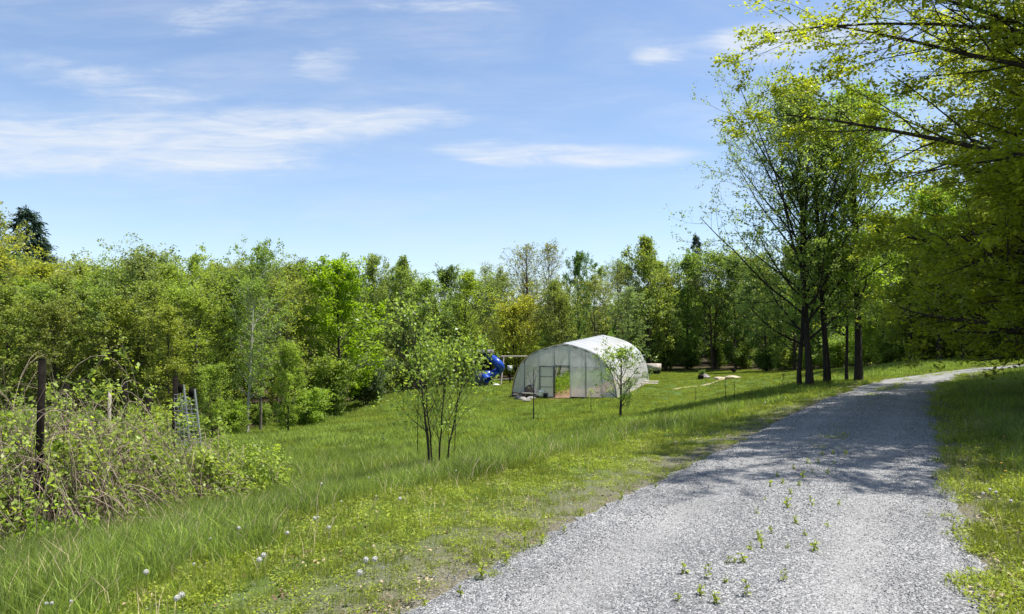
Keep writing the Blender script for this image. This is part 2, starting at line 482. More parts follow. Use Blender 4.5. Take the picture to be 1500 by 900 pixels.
for i in range(3): LIB[f"shrub{i}"] = make_tree("shrub", 700 + i, H=10, Rad=3.6, prof="dome", tb=.05, a_lo=70, a_hi=25, n1=36, n2=9, leaf=.42, cnt=9000, sig=.36, r0=.12, stems=4, stem_spread=.25, spread_r=.3, up=.5)
LIB["bright0"] = make_tree("bright", 800, H=10, Rad=2.6, prof="dome", tb=.08, a_lo=60, a_hi=25, n1=40, n2=9, leaf=.2, cnt=9000, sig=.18, r0=.12, up=.5)

GREENS = {
    "fresh": (.178, .24, .042), "mid": (.142, .198, .048), "deep": (.09, .142, .04), "yellow": (.2, .24, .042), "olive": (.165, .205, .055),
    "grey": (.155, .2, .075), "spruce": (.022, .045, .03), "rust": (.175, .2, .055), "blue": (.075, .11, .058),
}
BARKS = {"black": (.034, .029, .025), "dark": (.05, .04, .033), "grey": (.13, .115, .10), "pale": (.42, .39, .35), "brown": (.11, .075, .05)}


def place(kind, x, y, top=None, H=None, color="mid", bark="dark", name="broadleaf_tree", label="", group=None, cat="tree", rz=None, wide=1.0, jitter=.12, zoff=0):
    jitter *= .6
    tm, cm = LIB[kind]
    z = g1(x, y)
    if H is None: H = top - z
    s = H / (tm['h'] * 1.03)
    root = empty(name, (x, y, z + zoff), random.uniform(0, 6.28) if rz is None else rz, s)
    root.scale = (s * wide, s * wide, s)
    tag(root, label, cat, group)
    j = [1 + random.uniform(-jitter, jitter) for _ in range(3)]
    c = tuple(a * b for a, b in zip(GREENS[color] if isinstance(color, str) else color, j))
    link("trunk", tm, root, BARKS[bark])
    if cm: link("crown", cm, root, c)
    return root


def pplace(kind, px, py_top, Y, **kw):
    x, y, top = W(px, py_top, Y)
    return place(kind, x, y, top=top, **kw)


# ------------------------------------------------------------------ ground sheet
def axis(lo, hi, fine_lo, fine_hi, st, grow_=1.18):
    a = list(np.arange(fine_lo, fine_hi, st)); s = st
    v = fine_hi
    while v < hi: a.append(v); s *= grow_; v += s
    a.append(hi); s = st; v = fine_lo - st; b = []
    while v > lo: b.append(v); s *= grow_; v -= s
    b.append(lo)
    return np.array(b[::-1] + a)


xs = axis(-1800, 1800, -14, 26, .3); ys = axis(-1800, 3000, 1, 48, .3)
GX, GY = np.meshgrid(xs, ys)
GZ = gh(GX, GY)
sd, hw = road_sd(GX.ravel(), GY.ravel())
onr = np.clip((hw + .25 - np.abs(sd)) / .3, 0, 1).reshape(GX.shape)
GZ = GZ - onr * .05 + (1 - onr) * (vnoise(GX, GY, .9, 1) - .5) * .07 + (1 - onr) * (vnoise(GX, GY, .25, 2) - .5) * .12
fld = in_poly(GX.ravel(), GY.ravel(), FIELD).astype(float)
ny, nx = GX.shape
idx = np.arange(ny * nx).reshape(ny, nx)
Q = np.stack([idx[:-1, :-1], idx[:-1, 1:], idx[1:, 1:], idx[1:, :-1]], -1).reshape(-1, 4)
# bare verge: strip along the road's left side, patchy
bare = np.clip(1 - (np.abs(sd) - hw) / 1.5, 0, 1) * (np.abs(sd) > 0)
m, nt, N, L = newmat("earth_and_turf")
out = N("ShaderNodeOutputMaterial"); p = N("ShaderNodeBsdfPrincipled"); L(p.outputs[0], out.inputs[0]); p.inputs["Roughness"].default_value = .95; p.inputs["Specular IOR Level"].default_value = .1
g = N("ShaderNodeNewGeometry")
n1 = N("ShaderNodeTexNoise"); n1.inputs["Scale"].default_value = 1.3; n1.inputs["Detail"].default_value = 8; L(g.outputs["Position"], n1.inputs["Vector"])
n2 = N("ShaderNodeTexNoise"); n2.inputs["Scale"].default_value = 45; n2.inputs["Detail"].default_value = 4; L(g.outputs["Position"], n2.inputs["Vector"])
cr = N("ShaderNodeValToRGB"); L(n1.outputs["Fac"], cr.inputs[0])
cr.color_ramp.elements[0].position = .35; cr.color_ramp.elements[0].color = (.06, .1, .02, 1)
cr.color_ramp.elements[1].position = .68; cr.color_ramp.elements[1].color = (.1, .15, .028, 1)
c2 = N("ShaderNodeValToRGB"); L(n2.outputs["Fac"], c2.inputs[0])
c2.color_ramp.elements[0].position = .35; c2.color_ramp.elements[0].color = (.03, .024, .015, 1)
c2.color_ramp.elements[1].position = .7; c2.color_ramp.elements[1].color = (.1, .075, .045, 1)
c3 = N("ShaderNodeValToRGB"); L(n2.outputs["Fac"], c3.inputs[0])
c3.color_ramp.elements[0].position = .35; c3.color_ramp.elements[0].color = (.09, .075, .05, 1)
c3.color_ramp.elements[1].position = .65; c3.color_ramp.elements[1].color = (.22, .2, .15, 1)
af = N("ShaderNodeAttribute"); af.attribute_name = "field"
ab = N("ShaderNodeAttribute"); ab.attribute_name = "bare"
m1 = N("ShaderNodeMix"); m1.data_type = 'RGBA'; L(af.outputs["Fac"], m1.inputs["Factor"]); L(c2.outputs[0], m1.inputs["A"]); L(cr.outputs[0], m1.inputs["B"])
m2 = N("ShaderNodeMix"); m2.data_type = 'RGBA'; L(ab.outputs["Fac"], m2.inputs["Factor"]); L(m1.outputs["Result"], m2.inputs["A"]); L(c3.outputs[0], m2.inputs["B"])
L(m2.outputs["Result"], p.inputs["Base Color"])
bp = N("ShaderNodeBump"); bp.inputs["Distance"].default_value = .03; bp.inputs["Strength"].default_value = .8; L(n2.outputs["Fac"], bp.inputs["Height"]); L(bp.outputs[0], p.inputs["Normal"])
gm = mesh("ground", np.stack([GX.ravel(), GY.ravel(), GZ.ravel()], 1), Q, None, m, True, {"field": fld, "bare": np.clip(bare, 0, 1)})
tag(link("ground", gm), "grassy ground of the meadow running down from the gravel lane", kind="structure")

# sandy worn patch in the far meadow is a sheet 4 mm+ above the ground
def sheet(name, cx, cy, rx, ry, rot, mat, seed, lift=.03, n=40, rings=8):
    g_ = np.random.default_rng(seed); a = np.arange(n) / n * 6.283
    rad = 1 + sum(g_.uniform(-.18, .18) * np.cos(k * a + g_.uniform(0, 6)) for k in range(1, 7))
    V = [(cx, cy)]
    for r_ in np.linspace(1 / rings, 1, rings):
        x = rx * rad * r_ * np.cos(a); y = ry * rad * r_ * np.sin(a)
        V += list(zip(cx + x * math.cos(rot) - y * math.sin(rot), cy + x * math.sin(rot) + y * math.cos(rot)))
    V = np.array(V); z = gh(V[:, 0], V[:, 1]) + lift
    # ground noise is +-.1, follow it
    z += (vnoise(V[:, 0], V[:, 1], .9, 1) - .5) * .07 + (vnoise(V[:, 0], V[:, 1], .25, 2) - .5) * .12
    z[-n:] -= .08
    T = [(0, 1 + i, 1 + (i + 1) % n) for i in range(n)]
    Qs = [(1 + r_ * n + i, 1 + (r_ + 1) * n + i, 1 + (r_ + 1) * n + (i + 1) % n, 1 + r_ * n + (i + 1) % n) for r_ in range(rings - 1) for i in range(n)]
    return link(name, mesh(name, np.column_stack([V, z]), Qs, T, mat, True))


SAND = plain("sand", (.4, .34, .23), rough=.95, noise=.3, nscale=1.2, spec=.1)
x, y, _ = W(1040, 553, 62)
# ------------------------------------------------------------------ gravel lane
M_ = 600; K = 17
u = np.linspace(-1, 1, K)
ed = 1 + .05 * (vnoise(np.arange(M_) * .35, np.zeros(M_), 1, 5) - .5) * 2
rx_ = RC[:, None, 0] + _nor[:, None, 0] * HWp[:, None] * 1.06 * u[None] * ed[:, None]
ry_ = RC[:, None, 1] + _nor[:, None, 1] * HWp[:, None] * 1.06 * u[None] * ed[:, None]
rz_ = gh(rx_, ry_) + .02 * (1 - u ** 2) - .035 * (np.abs(u) > .99) - .012 * np.exp(-((np.abs(u) - .5) / .2) ** 2)
idx = np.arange(M_ * K).reshape(M_, K)
Q = np.stack([idx[:-1, :-1], idx[:-1, 1:], idx[1:, 1:], idx[1:, :-1]], -1).reshape(-1, 4)
m, nt, N, L = newmat("gravel_bed")
out = N("ShaderNodeOutputMaterial"); p = N("ShaderNodeBsdfPrincipled"); L(p.outputs[0], out.inputs[0]); p.inputs["Roughness"].default_value = .85; p.inputs["Specular IOR Level"].default_value = .3
g = N("ShaderNodeNewGeometry")
vo = N("ShaderNodeTexVoronoi"); vo.inputs["Scale"].default_value = 72; L(g.outputs["Position"], vo.inputs["Vector"])
bw = N("ShaderNodeRGBToBW"); L(vo.outputs["Color"], bw.inputs[0])
cr = N("ShaderNodeValToRGB"); L(bw.outputs[0], cr.inputs[0]); e = cr.color_ramp.elements
e[0].position = .15; e[0].color = (.1, .1, .1, 1); e[1].position = .9; e[1].color = (.47, .465, .455, 1)
x2 = e.new(.5); x2.color = (.2, .2, .203, 1)
no = N("ShaderNodeTexNoise"); no.inputs["Scale"].default_value = .8; no.inputs["Detail"].default_value = 6; L(g.outputs["Position"], no.inputs["Vector"])
mr = N("ShaderNodeMapRange"); mr.inputs["From Min"].default_value = .3; mr.inputs["From Max"].default_value = .7; mr.inputs["To Min"].default_value = .82; mr.inputs["To Max"].default_value = 1.15; L(no.outputs["Fac"], mr.inputs["Value"])
tk = N("ShaderNodeAttribute"); tk.attribute_name = "track"
fin = N("ShaderNodeMix"); fin.data_type = 'RGBA'; tf = N("ShaderNodeMath"); tf.operation = 'MULTIPLY'; L(tk.outputs["Fac"], tf.inputs[0]); tf.inputs[1].default_value = .6; L(tf.outputs[0], fin.inputs["Factor"]); L(cr.outputs[0], fin.inputs["A"]); fin.inputs["B"].default_value = (.31, .305, .295, 1)
mu = N("ShaderNodeVectorMath"); mu.operation = 'SCALE'; L(fin.outputs["Result"], mu.inputs[0]); L(mr.outputs[0], mu.inputs["Scale"]); L(mu.outputs[0], p.inputs["Base Color"])
bp = N("ShaderNodeBump"); bp.inputs["Strength"].default_value = 1; bp.inputs["Distance"].default_value = .012; L(vo.outputs["Distance"], bp.inputs["Height"]); bp.invert = True; L(bp.outputs[0], p.inputs["Normal"])
rm = mesh("gravel_lane", np.stack([rx_.ravel(), ry_.ravel(), rz_.ravel()], 1), Q, None, m, True, {"track": np.tile(np.exp(-((np.abs(u) - .5) / .17) ** 2), M_) * (.6 + .4 * vnoise(rx_.ravel(), ry_.ravel(), 1.3, 6))})
tag(link("gravel_lane", rm), "pale grey gravel lane curving away to the trees", kind="structure")

# ------------------------------------------------------------------ scatter by geometry nodes (stuff nobody could count)
def scatter(name, P, scl, rot, idx, srcs, label, kindname=None):
    me = bpy.data.meshes.new(name)
    me.vertices.add(len(P)); me.vertices.foreach_set("co", np.asarray(P, np.float32).ravel())
    a = me.attributes.new("scl", 'FLOAT', 'POINT'); a.data.foreach_set("value", np.asarray(scl, np.float32))
    a = me.attributes.new("rot", 'FLOAT_VECTOR', 'POINT'); a.data.foreach_set("vector", np.asarray(rot, np.float32).ravel())
    a = me.attributes.new("idx", 'INT', 'POINT'); a.data.foreach_set("value", np.asarray(idx, np.int32))
    o = link(name, me)
    c = bpy.data.collections.new(name + "_source")
    for k, s in enumerate(srcs):
        ob = bpy.data.objects.new(f"{name}_source_{chr(97 + k)}", s); c.objects.link(ob)
    ng = bpy.data.node_groups.new(name + "_scatter", "GeometryNodeTree")
    ng.interface.new_socket("Geometry", in_out='INPUT', socket_type='NodeSocketGeometry')
    ng.interface.new_socket("Geometry", in_out='OUTPUT', socket_type='NodeSocketGeometry')
    n, l = ng.nodes.new, ng.links.new
    gi, go = n("NodeGroupInput"), n("NodeGroupOutput")
    mp = n("GeometryNodeMeshToPoints"); l(gi.outputs[0], mp.inputs[0])
    iop = n("GeometryNodeInstanceOnPoints"); l(mp.outputs[0], iop.inputs["Points"])
    ci = n("GeometryNodeCollectionInfo"); ci.inputs["Collection"].default_value = c; ci.inputs["Separate Children"].default_value = True; ci.inputs["Reset Children"].default_value = True
    l(ci.outputs[0], iop.inputs["Instance"]); iop.inputs["Pick Instance"].default_value = True

    def attr(nm, ty):
        x_ = n("GeometryNodeInputNamedAttribute"); x_.data_type = ty; x_.inputs["Name"].default_value = nm; return x_.outputs[0]
    l(attr("idx", 'INT'), iop.inputs["Instance Index"])
    e2r = n("FunctionNodeEulerToRotation"); l(attr("rot", 'FLOAT_VECTOR'), e2r.inputs[0]); l(e2r.outputs[0], iop.inputs["Rotation"])
    l(attr("scl", 'FLOAT'), iop.inputs["Scale"])
    l(iop.outputs[0], go.inputs[0])
    md = o.modifiers.new("scatter", 'NODES'); md.node_group = ng
    tag(o, label, kind="stuff")
    return o


def tuft(name, seed, n, h, rad, w, bend, mat, hv=.45):
    g_ = np.random.default_rng(seed)
    a = g_.uniform(0, 6.283, n); r_ = rad * np.sqrt(g_.uniform(0, 1, n))
    b = np.stack([r_ * np.cos(a), r_ * np.sin(a), np.full(n, -.02)], 1)
    H_ = h * g_.uniform(1 - hv, 1 + hv, n)[:, None]; W_ = w * g_.uniform(.6, 1.3, n)[:, None]
    la = g_.uniform(0, 6.283, n); ld = np.stack([np.cos(la), np.sin(la), np.zeros(n)], 1); bd = (bend * g_.uniform(.2, 1.4, n))[:, None]
    fa = g_.uniform(0, 6.283, n); fs = np.stack([np.cos(fa), np.sin(fa), np.zeros(n)], 1)
    up = np.array([0, 0, 1.])
    m_ = b + up * H_ * .55 + ld * H_ * bd * .3; t_ = b + up * H_ * (1 - .25 * bd) + ld * H_ * bd
    V = np.stack([b - fs * W_ / 2, b + fs * W_ / 2, m_ + fs * W_ * .4, m_ - fs * W_ * .4, t_], 1).reshape(-1, 3)
    k = np.arange(n)[:, None] * 5
    return mesh(name, V, k + np.array([0, 1, 2, 3]), k + np.array([3, 2, 4]), mat, False, {"var": np.repeat(g_.uniform(0, 1, n), 5)})


def rosette(name, seed, n, rad, size, mat, h=.05):
    g_ = np.random.default_rng(seed)
    a = g_.uniform(0, 6.283, n); r_ = rad * np.sqrt(g_.uniform(0, 1, n))
    P_ = np.stack([r_ * np.cos(a), r_ * np.sin(a), g_.uniform(.005, h, n)], 1)
    V, Q_, v = leaves(P_, size, g_, w=.75, up=.75)
    return mesh(name, V, Q_, None, mat, False, {"var": v})


T_long = [tuft("grass_tuft", 1 + i, 34, .19, .10, .0048, .6, GRASS_D, .6) for i in range(3)]
T_lawn = [tuft("grass_tuft", 11 + i, 40, .12, .13, .006, .4, GRASS) for i in range(3)]
T_short = [tuft("grass_tuft", 21 + i, 20, .07, .08, .005, .6, GRASS) for i in range(2)]
T_ros = [rosette("clover_patch", 31 + i, 26, .10, .03, VERGE, .06) for i in range(3)]
T_far = [tuft("grass_tuft", 41 + i, 70, .16, .4, .022, .45, GRASS) for i in range(3)]
T_farl = [tuft("grass_tuft", 51 + i, 60, .24, .35, .018, .5, GRASS_D) for i in range(2)]
T_lit = [rosette("leaf_litter", 71, 9, .12, .05, plain("dead_leaf", (.16, .1, .06), rough=.9, noise=.5, nscale=30), .03), rosette("leaf_litter", 72, 12, .14, .045, STRAW, .02)]
T_straw = [tuft("grass_tuft", 61, 5, .3, .08, .004, .5, STRAW)]
SRC = T_long + T_lawn + T_short + T_ros + T_far + T_farl + T_straw + T_lit   # 0-2 long 3-5 lawn 6-7 short 8-10 ros 11-13 far 14-15 farlong 16 straw
PT = {"x": [], "y": [], "s": [], "i": []}


def gnoise(x, y): return (vnoise(x, y, .9, 1) - .5) * .07 + (vnoise(x, y, .25, 2) - .5) * .12


def band(y0, y1, dens, choose, slack=1.5, xlo=None):
    A_ = 0; w0 = .78 * y1 + slack
    n = int(dens * (y1 - y0) * 2 * w0)
    x = rng.uniform(-w0, w0, n); y = rng.uniform(y0, y1, n)
    k = (np.abs(x) < .74 * y + slack) & in_poly(x, y, FIELD)
    x, y = x[k], y[k]
    s, h = road_sd(x, y)
    e = np.abs(s) - h            # distance outside road edge
    e = e + (vnoise(x, y, 2.2, 7) - .5) * .5
    k = e > 0
    x, y, s, e = x[k], y[k], s[k], e[k]
    i, sc__, keep = choose(x, y, s, e)
    PT["x"].append(x[keep]); PT["y"].append(y[keep]); PT["i"].append(i[keep]); PT["s"].append(sc__[keep])


def near(x, y, s, e):
    n = len(x); u_ = rng.uniform(0, 1, n)
    nz = vnoise(x, y, .8, 3); nz2 = vnoise(x, y, 2.6, 4)
    left = s < 0
    # verge on the left: about 3 m of short weedy growth with bare patches, then long grass past the crest
    vw = 2.6 + 1.0 * (vnoise(x, y, .5, 9) - .5) + .9 * (vnoise(x, y, 2.1, 19) - .5) + rng.normal(size=n) * .28 - np.clip((y - 9) * .02, 0, .6)
    verge = left & (e < vw)
    i = np.where(u_ < .55 + .5 * (nz2 - .4), rng.integers(0, 3, n), np.where(u_ > .94, 16, np.where(u_ > .88, rng.integers(8, 11, n), rng.integers(3, 6, n))))
    sc__ = rng.uniform(.7, 1.3, n) * (.5 + .45 * nz + .4 * nz2)
    vi = np.where(u_ < .36, rng.integers(8, 11, n), np.where(u_ < .72, rng.integers(6, 8, n), np.where(u_ < .90, rng.integers(3, 6, n), np.where(u_ < .93, 16, rng.integers(17, 19, n)))))
    ramp = np.clip(e / vw, 0, 1)
    i = np.where(verge, vi, i); sc__ = np.where(verge, rng.uniform(.55, 1.1, n) * (.55 + .55 * ramp), sc__)
    rs = (~left) & (e < .8)
    i = np.where(rs, vi, i); sc__ = np.where(rs, rng.uniform(.6, 1.2, n), sc__)
    patch = np.clip((vnoise(x, y, 1.7, 12) * .55 + vnoise(x, y, 4.5, 13) * .45 - .3) / .25, 0, 1)
    keep = np.ones(n, bool)
    keep &= ~(verge & (rng.uniform(0, 1, n) > np.clip(.35 + e * .6, 0, 1) * (.3 + .7 * np.maximum(patch, ramp ** 2 * 1.0))))
    keep &= ~(rs & (rng.uniform(0, 1, n) > .25 + e))
    return i, sc__, keep


def mid(x, y, s, e):
    i, sc__, keep = near(x, y, s, e)
    n = len(x)
    far = (e > 3.5)
    i = np.where(far & (rng.uniform(0, 1, n) < .55), rng.integers(3, 6, n), i)
    return i, sc__ * 1.3, keep


def farf(x, y, s, e):
    n = len(x); u_ = rng.uniform(0, 1, n); nz = vnoise(x, y, .35, 3)
    i = np.where(u_ < .25 + .5 * (nz > .55), rng.integers(14, 16, n), rng.integers(11, 14, n))
    sc__ = rng.uniform(.7, 1.2, n) * (.6 + .5 * nz)
    sc__ = np.where(e < 1.2, sc__ * .6, sc__)
    mown = (y > 44) & (x > -1)
    i = np.where(mown, rng.integers(11, 14, n), i); sc__ = np.where(mown, rng.uniform(.45, .75, n), sc__)
    # the worn ground of the sandy patch
    keep = ~((((x - 17.5) / 6.5) ** 2 + ((y - 64) / 7) ** 2 < 1) & (rng.uniform(0, 1, n) < .35))
    return i, sc__, keep


band(2.5, 7, 520, near)
band(7, 13, 300, near)
band(13, 24, 85, mid, 2)
band(24, 48, 14, farf, 3)
band(48, 90, 8, farf, 4)
# grassy centre strip of the lane further on
x = rng.uniform(3, 22, 16000); y = rng.uniform(12.5, 36, 16000)
s, h = road_sd(x, y); k = (np.abs(s + .1) < .38 * vnoise(x, y, 1.5, 3) + .05) & (vnoise(x, y, .9, 21) > .45)
x2_ = rng.uniform(-2, 9, 9000); y2_ = rng.uniform(4.2, 14, 9000)
s2_, h2_ = road_sd(x2_, y2_); k2 = (np.abs(s2_ + .12) < .3) & (vnoise(x2_, y2_, 2.6, 31) > .62) & (rng.uniform(0, 1, 9000) < .8)
PT["x"].append(x2_[k2]); PT["y"].append(y2_[k2]); PT["i"].append(rng.choice([6, 7, 8, 9, 10], k2.sum())); PT["s"].append(rng.uniform(.2, .75, k2.sum()))
PT["x"].append(x[k]); PT["y"].append(y[k]); PT["i"].append(rng.integers(6, 11, k.sum())); PT["s"].append(rng.uniform(.6, 1.3, k.sum()))
gx, gy = np.concatenate(PT["x"]), np.concatenate(PT["y"])
gi, gs = np.concatenate(PT["i"]), np.concatenate(PT["s"])
# none under the greenhouse floor
TA = R(-22); TO = np.array([3.3, 48.4]); TL, TW, TH = 9.8, 7.45, 3.7
dx, dy = gx - TO[0], gy - TO[1]
tu = dx * math.cos(TA) + dy * math.sin(TA); tv = -dx * math.sin(TA) + dy * math.cos(TA)
k = ~((np.abs(tu) < TW / 2) & (tv > -.3) & (tv < TL))
gx, gy, gi, gs = gx[k], gy[k], gi[k], gs[k]
n = len(gx)
print("grass tufts", n)
scatter("grass", np.column_stack([gx, gy, gh(gx, gy) + gnoise(gx, gy) - .005]), gs, np.column_stack([rng.uniform(-.12, .12, n), rng.uniform(-.12, .12, n), rng.uniform(0, 6.28, n)]), gi, SRC,
        "green meadow grass, long on the slope and short near the lane")

# loose stones on the lane
def stone(seed, mat):
    g_ = np.random.default_rng(seed)
    V = np.array([(-1, 0, 0), (1, 0, 0), (0, -1, 0), (0, 1, 0), (0, 0, -1), (0, 0, 1)], float) * g_.uniform(.6, 1.2, (6, 1)) + g_.normal(size=(6, 3)) * .18
    V *= np.array([1, .8, .6]) * .011
    T = [(0, 2, 5), (2, 1, 5), (1, 3, 5), (3, 0, 5), (2, 0, 4), (1, 2, 4), (3, 1, 4), (0, 3, 4)]
    return mesh("gravel_stone", V, None, T, mat, False)


m, nt, N, L = newmat("gravel_stone")
out = N("ShaderNodeOutputMaterial"); p = N("ShaderNodeBsdfPrincipled"); L(p.outputs[0], out.inputs[0]); p.inputs["Roughness"].default_value = .8
oi = N("ShaderNodeObjectInfo"); cr = N("ShaderNodeValToRGB"); L(oi.outputs["Random"], cr.inputs[0]); e = cr.color_ramp.elements
e[0].position = 0; e[0].color = (.09, .09, .095, 1); e[1].position = 1; e[1].color = (.52, .52, .51, 1)
x2 = e.new(.3); x2.color = (.19, .19, .195, 1); x2 = e.new(.7); x2.color = (.27, .266, .26, 1); x2 = e.new(.9); x2.color = (.33, .33, .32, 1)
L(cr.outputs[0], p.inputs["Base Color"])
STN = m
sx, sy, ss = [], [], []
for y0, y1, dens, sz in ((3.5, 6.5, 2400, .9), (6.5, 10, 1500, 1.1), (10, 16, 600, 1.5), (16, 24, 220, 2.0)):
    x = rng.uniform(-3, 14, int(17 * (y1 - y0) * dens)); y = rng.uniform(y0, y1, len(x))
    k = np.abs(x) < .74 * y + .6; x, y = x[k], y[k]
    s, h = road_sd(x, y); e_ = np.abs(s) - h
    trk = np.exp(-((np.abs(s) / h - .52) / .2) ** 2)
    spill = ((e_ < 0) & (rng.uniform(0, 1, len(x)) > trk * .62)) | (rng.uniform(0, 1, len(x)) < .5 * np.exp(-np.maximum(e_, 0) / .35)) | ((s < 0) & (e_ < 2.6) & (vnoise(x, y, 1.7, 12) * .55 + vnoise(x, y, 4.5, 13) * .45 < .38) & (rng.uniform(0, 1, len(x)) < .16))
    sx.append(x[spill]); sy.append(y[spill]); ss.append(rng.uniform(.35, 1.1, spill.sum()) ** 1.3 * sz * .88)
sx, sy, ss = map(np.concatenate, (sx, sy, ss))
s, h = road_sd(sx, sy); uu = np.clip(s / h, -1, 1)
zz = gh(sx, sy) + np.where(np.abs(s) < h, .02 * (1 - uu ** 2) - .012 * np.exp(-((np.abs(uu) - .5) / .2) ** 2), gnoise(sx, sy)) + .002 * ss
n = len(sx); print("stones", n)
scatter("gravel", np.column_stack([sx, sy, zz]), ss, rng.uniform(0, 6.28, (n, 3)), rng.integers(0, 4, n), [stone(i, STN) for i in range(4)], "loose grey crushed stone strewn over the lane")

# ------------------------------------------------------------------ sky and sun
SUN_EL, SUN_AZ = R(66), R(84)        # azimuth clockwise from +Y (towards +X)
w = bpy.data.worlds.new("World"); sc.world = w; w.use_nodes = True
nt = w.node_tree; nt.nodes.clear(); N, L = nt.nodes.new, nt.links.new
out = N("ShaderNodeOutputWorld"); bg = N("ShaderNodeBackground"); L(bg.outputs[0], out.inputs[0]); bg.inputs["Strength"].default_value = .106
sky = N("ShaderNodeTexSky"); sky.sky_type = 'NISHITA'; sky.sun_disc = False; sky.sun_elevation = SUN_EL; sky.sun_rotation = SUN_AZ
sky.altitude = 300; sky.air_density = 1.0; sky.dust_density = .6; sky.ozone_density = 1.6
tc = N("ShaderNodeTexCoord"); sp = N("ShaderNodeSeparateXYZ"); L(tc.outputs["Generated"], sp.inputs[0])


def M(op, a, b=None, c=None):
    x_ = N("ShaderNodeMath"); x_.operation = op
    for i_, v in enumerate((a, b, c)):
        if v is None: continue
        if isinstance(v, (int, float)): x_.inputs[i_].default_value = v
        else: L(v, x_.inputs[i_])
    return x_.outputs[0]


yy = M('MAXIMUM', sp.outputs[1], .08)
U_ = M('DIVIDE', sp.outputs[0], yy); V_ = M('DIVIDE', sp.outputs[2], yy)
cv = N("ShaderNodeCombineXYZ"); L(U_, cv.inputs[0]); L(V_, cv.inputs[1])
mp = N("ShaderNodeMapping"); mp.inputs["Rotation"].default_value = (0, 0, R(-5)); mp.inputs["Scale"].default_value = (1.6, 6.5, 1); L(cv.outputs[0], mp.inputs[0])
nA = N("ShaderNodeTexNoise"); nA.inputs["Scale"].default_value = 1.7; nA.inputs["Detail"].default_value = 9; nA.inputs["Roughness"].default_value = .58; nA.inputs["Distortion"].default_value = .5; L(mp.outputs[0], nA.inputs["Vector"])
mp2 = N("ShaderNodeMapping"); mp2.inputs["Rotation"].default_value = (0, 0, R(12)); mp2.inputs["Scale"].default_value = (9, 22, 1); L(cv.outputs[0], mp2.inputs[0])
nB = N("ShaderNodeTexNoise"); nB.inputs["Scale"].default_value = 1.8; nB.inputs["Detail"].default_value = 8; nB.inputs["Roughness"].default_value = .6; nB.inputs["Distortion"].default_value = .3; L(mp2.outputs[0], nB.inputs["Vector"])
tot = None
CLOUDS = [(230, 208, 330, 46, .95, 3), (60, 215, 260, 50, .6, 0), (380, 190, 230, 26, .55, 4), (570, 172, 130, 20, .75, 0), (330, 236, 200, 22, .5, -4), (470, 100, 66, 26, .75, -6), (500, 78, 50, 22, .35, 10), (875, 228, 165, 17, 1.6, 0), (720, 235, 70, 10, .6, -10),
          (955, 80, 44, 17, .95, 8), (1105, 58, 85, 22, 1.4, 3), (1080, 95, 180, 32, .35, 10), (600, 8, 260, 20, .7, 0), (330, 22, 130, 26, .5, 0), (285, 48, 80, 14, .4, 0), (130, 110, 190, 34, .75, -8), (710, 208, 90, 12, .3, 10), (510, 283, 60, 8, .25, 0), (1235, 45, 110, 36, .8, 0), (200, 352, 200, 8, .25, 0)]
for px, py, rx, ry, st, rot in CLOUDS:
    cx_, _, cz_ = W(px, py, 1.0); cz_ -= EYE
    du = M('SUBTRACT', U_, cx_); dv = M('SUBTRACT', V_, cz_)
    c_, s_ = math.cos(R(rot)), math.sin(R(rot))
    a_ = M('ADD', M('MULTIPLY', du, c_ / (rx / FPX)), M('MULTIPLY', dv, s_ / (rx / FPX)))
    b_ = M('ADD', M('MULTIPLY', du, -s_ / (ry / FPX)), M('MULTIPLY', dv, c_ / (ry / FPX)))
    d_ = M('ADD', M('MULTIPLY', a_, a_), M('MULTIPLY', b_, b_))
    g_ = M('MULTIPLY', M('POWER', 2.718, M('MULTIPLY', d_, -1.0)), st)
    tot = g_ if tot is None else M('ADD', tot, g_)
tot = M('MINIMUM', tot, 1.35)
mp3 = N("ShaderNodeMapping"); mp3.inputs["Rotation"].default_value = (0, 0, R(-9)); mp3.inputs["Scale"].default_value = (5, 34, 1); L(cv.outputs[0], mp3.inputs[0])
nC = N("ShaderNodeTexNoise"); nC.inputs["Scale"].default_value = 1.6; nC.inputs["Detail"].default_value = 9; nC.inputs["Roughness"].default_value = .62; nC.inputs["Distortion"].default_value = .8; L(mp3.outputs[0], nC.inputs["Vector"])
nz = M('ADD', M('ADD', M('MULTIPLY', nA.outputs["Fac"], .45), M('MULTIPLY', nB.outputs["Fac"], .32)), M('MULTIPLY', nC.outputs["Fac"], .23))
# coverage grows where noise exceeds a threshold set by the blob field
cov = N("ShaderNodeMapRange"); cov.interpolation_type = 'SMOOTHSTEP'
L(M('ADD', nz, M('MULTIPLY', tot, .5)), cov.inputs["Value"]); cov.inputs["From Min"].default_value = .58; cov.inputs["From Max"].default_value = 1.12; cov.inputs["To Max"].default_value = .8
veil = N("ShaderNodeMapRange"); L(nA.outputs["Fac"], veil.inputs["Value"]); veil.inputs["From Min"].default_value = .4; veil.inputs["From Max"].default_value = .8; veil.inputs["To Max"].default_value = .42
wisp = N("ShaderNodeMapRange"); L(nC.outputs["Fac"], wisp.inputs["Value"]); wisp.inputs["From Min"].default_value = .35; wisp.inputs["From Max"].default_value = .68; wisp.inputs["To Min"].default_value = .45; wisp.inputs["To Max"].default_value = 1.2
mask = M('MINIMUM', M('MULTIPLY', M('MAXIMUM', cov.outputs[0], veil.outputs[0]), wisp.outputs[0]), .93)
mask = M('MULTIPLY', mask, M('GREATER_THAN', sp.outputs[2], 0.0))
tint = N("ShaderNodeMix"); tint.data_type = 'RGBA'; tint.blend_type = 'MULTIPLY'; tint.inputs["Factor"].default_value = 1; L(sky.outputs[0], tint.inputs["A"]); tint.inputs["B"].default_value = (1.05, 1.03, 1.04, 1)
SKYT = tint
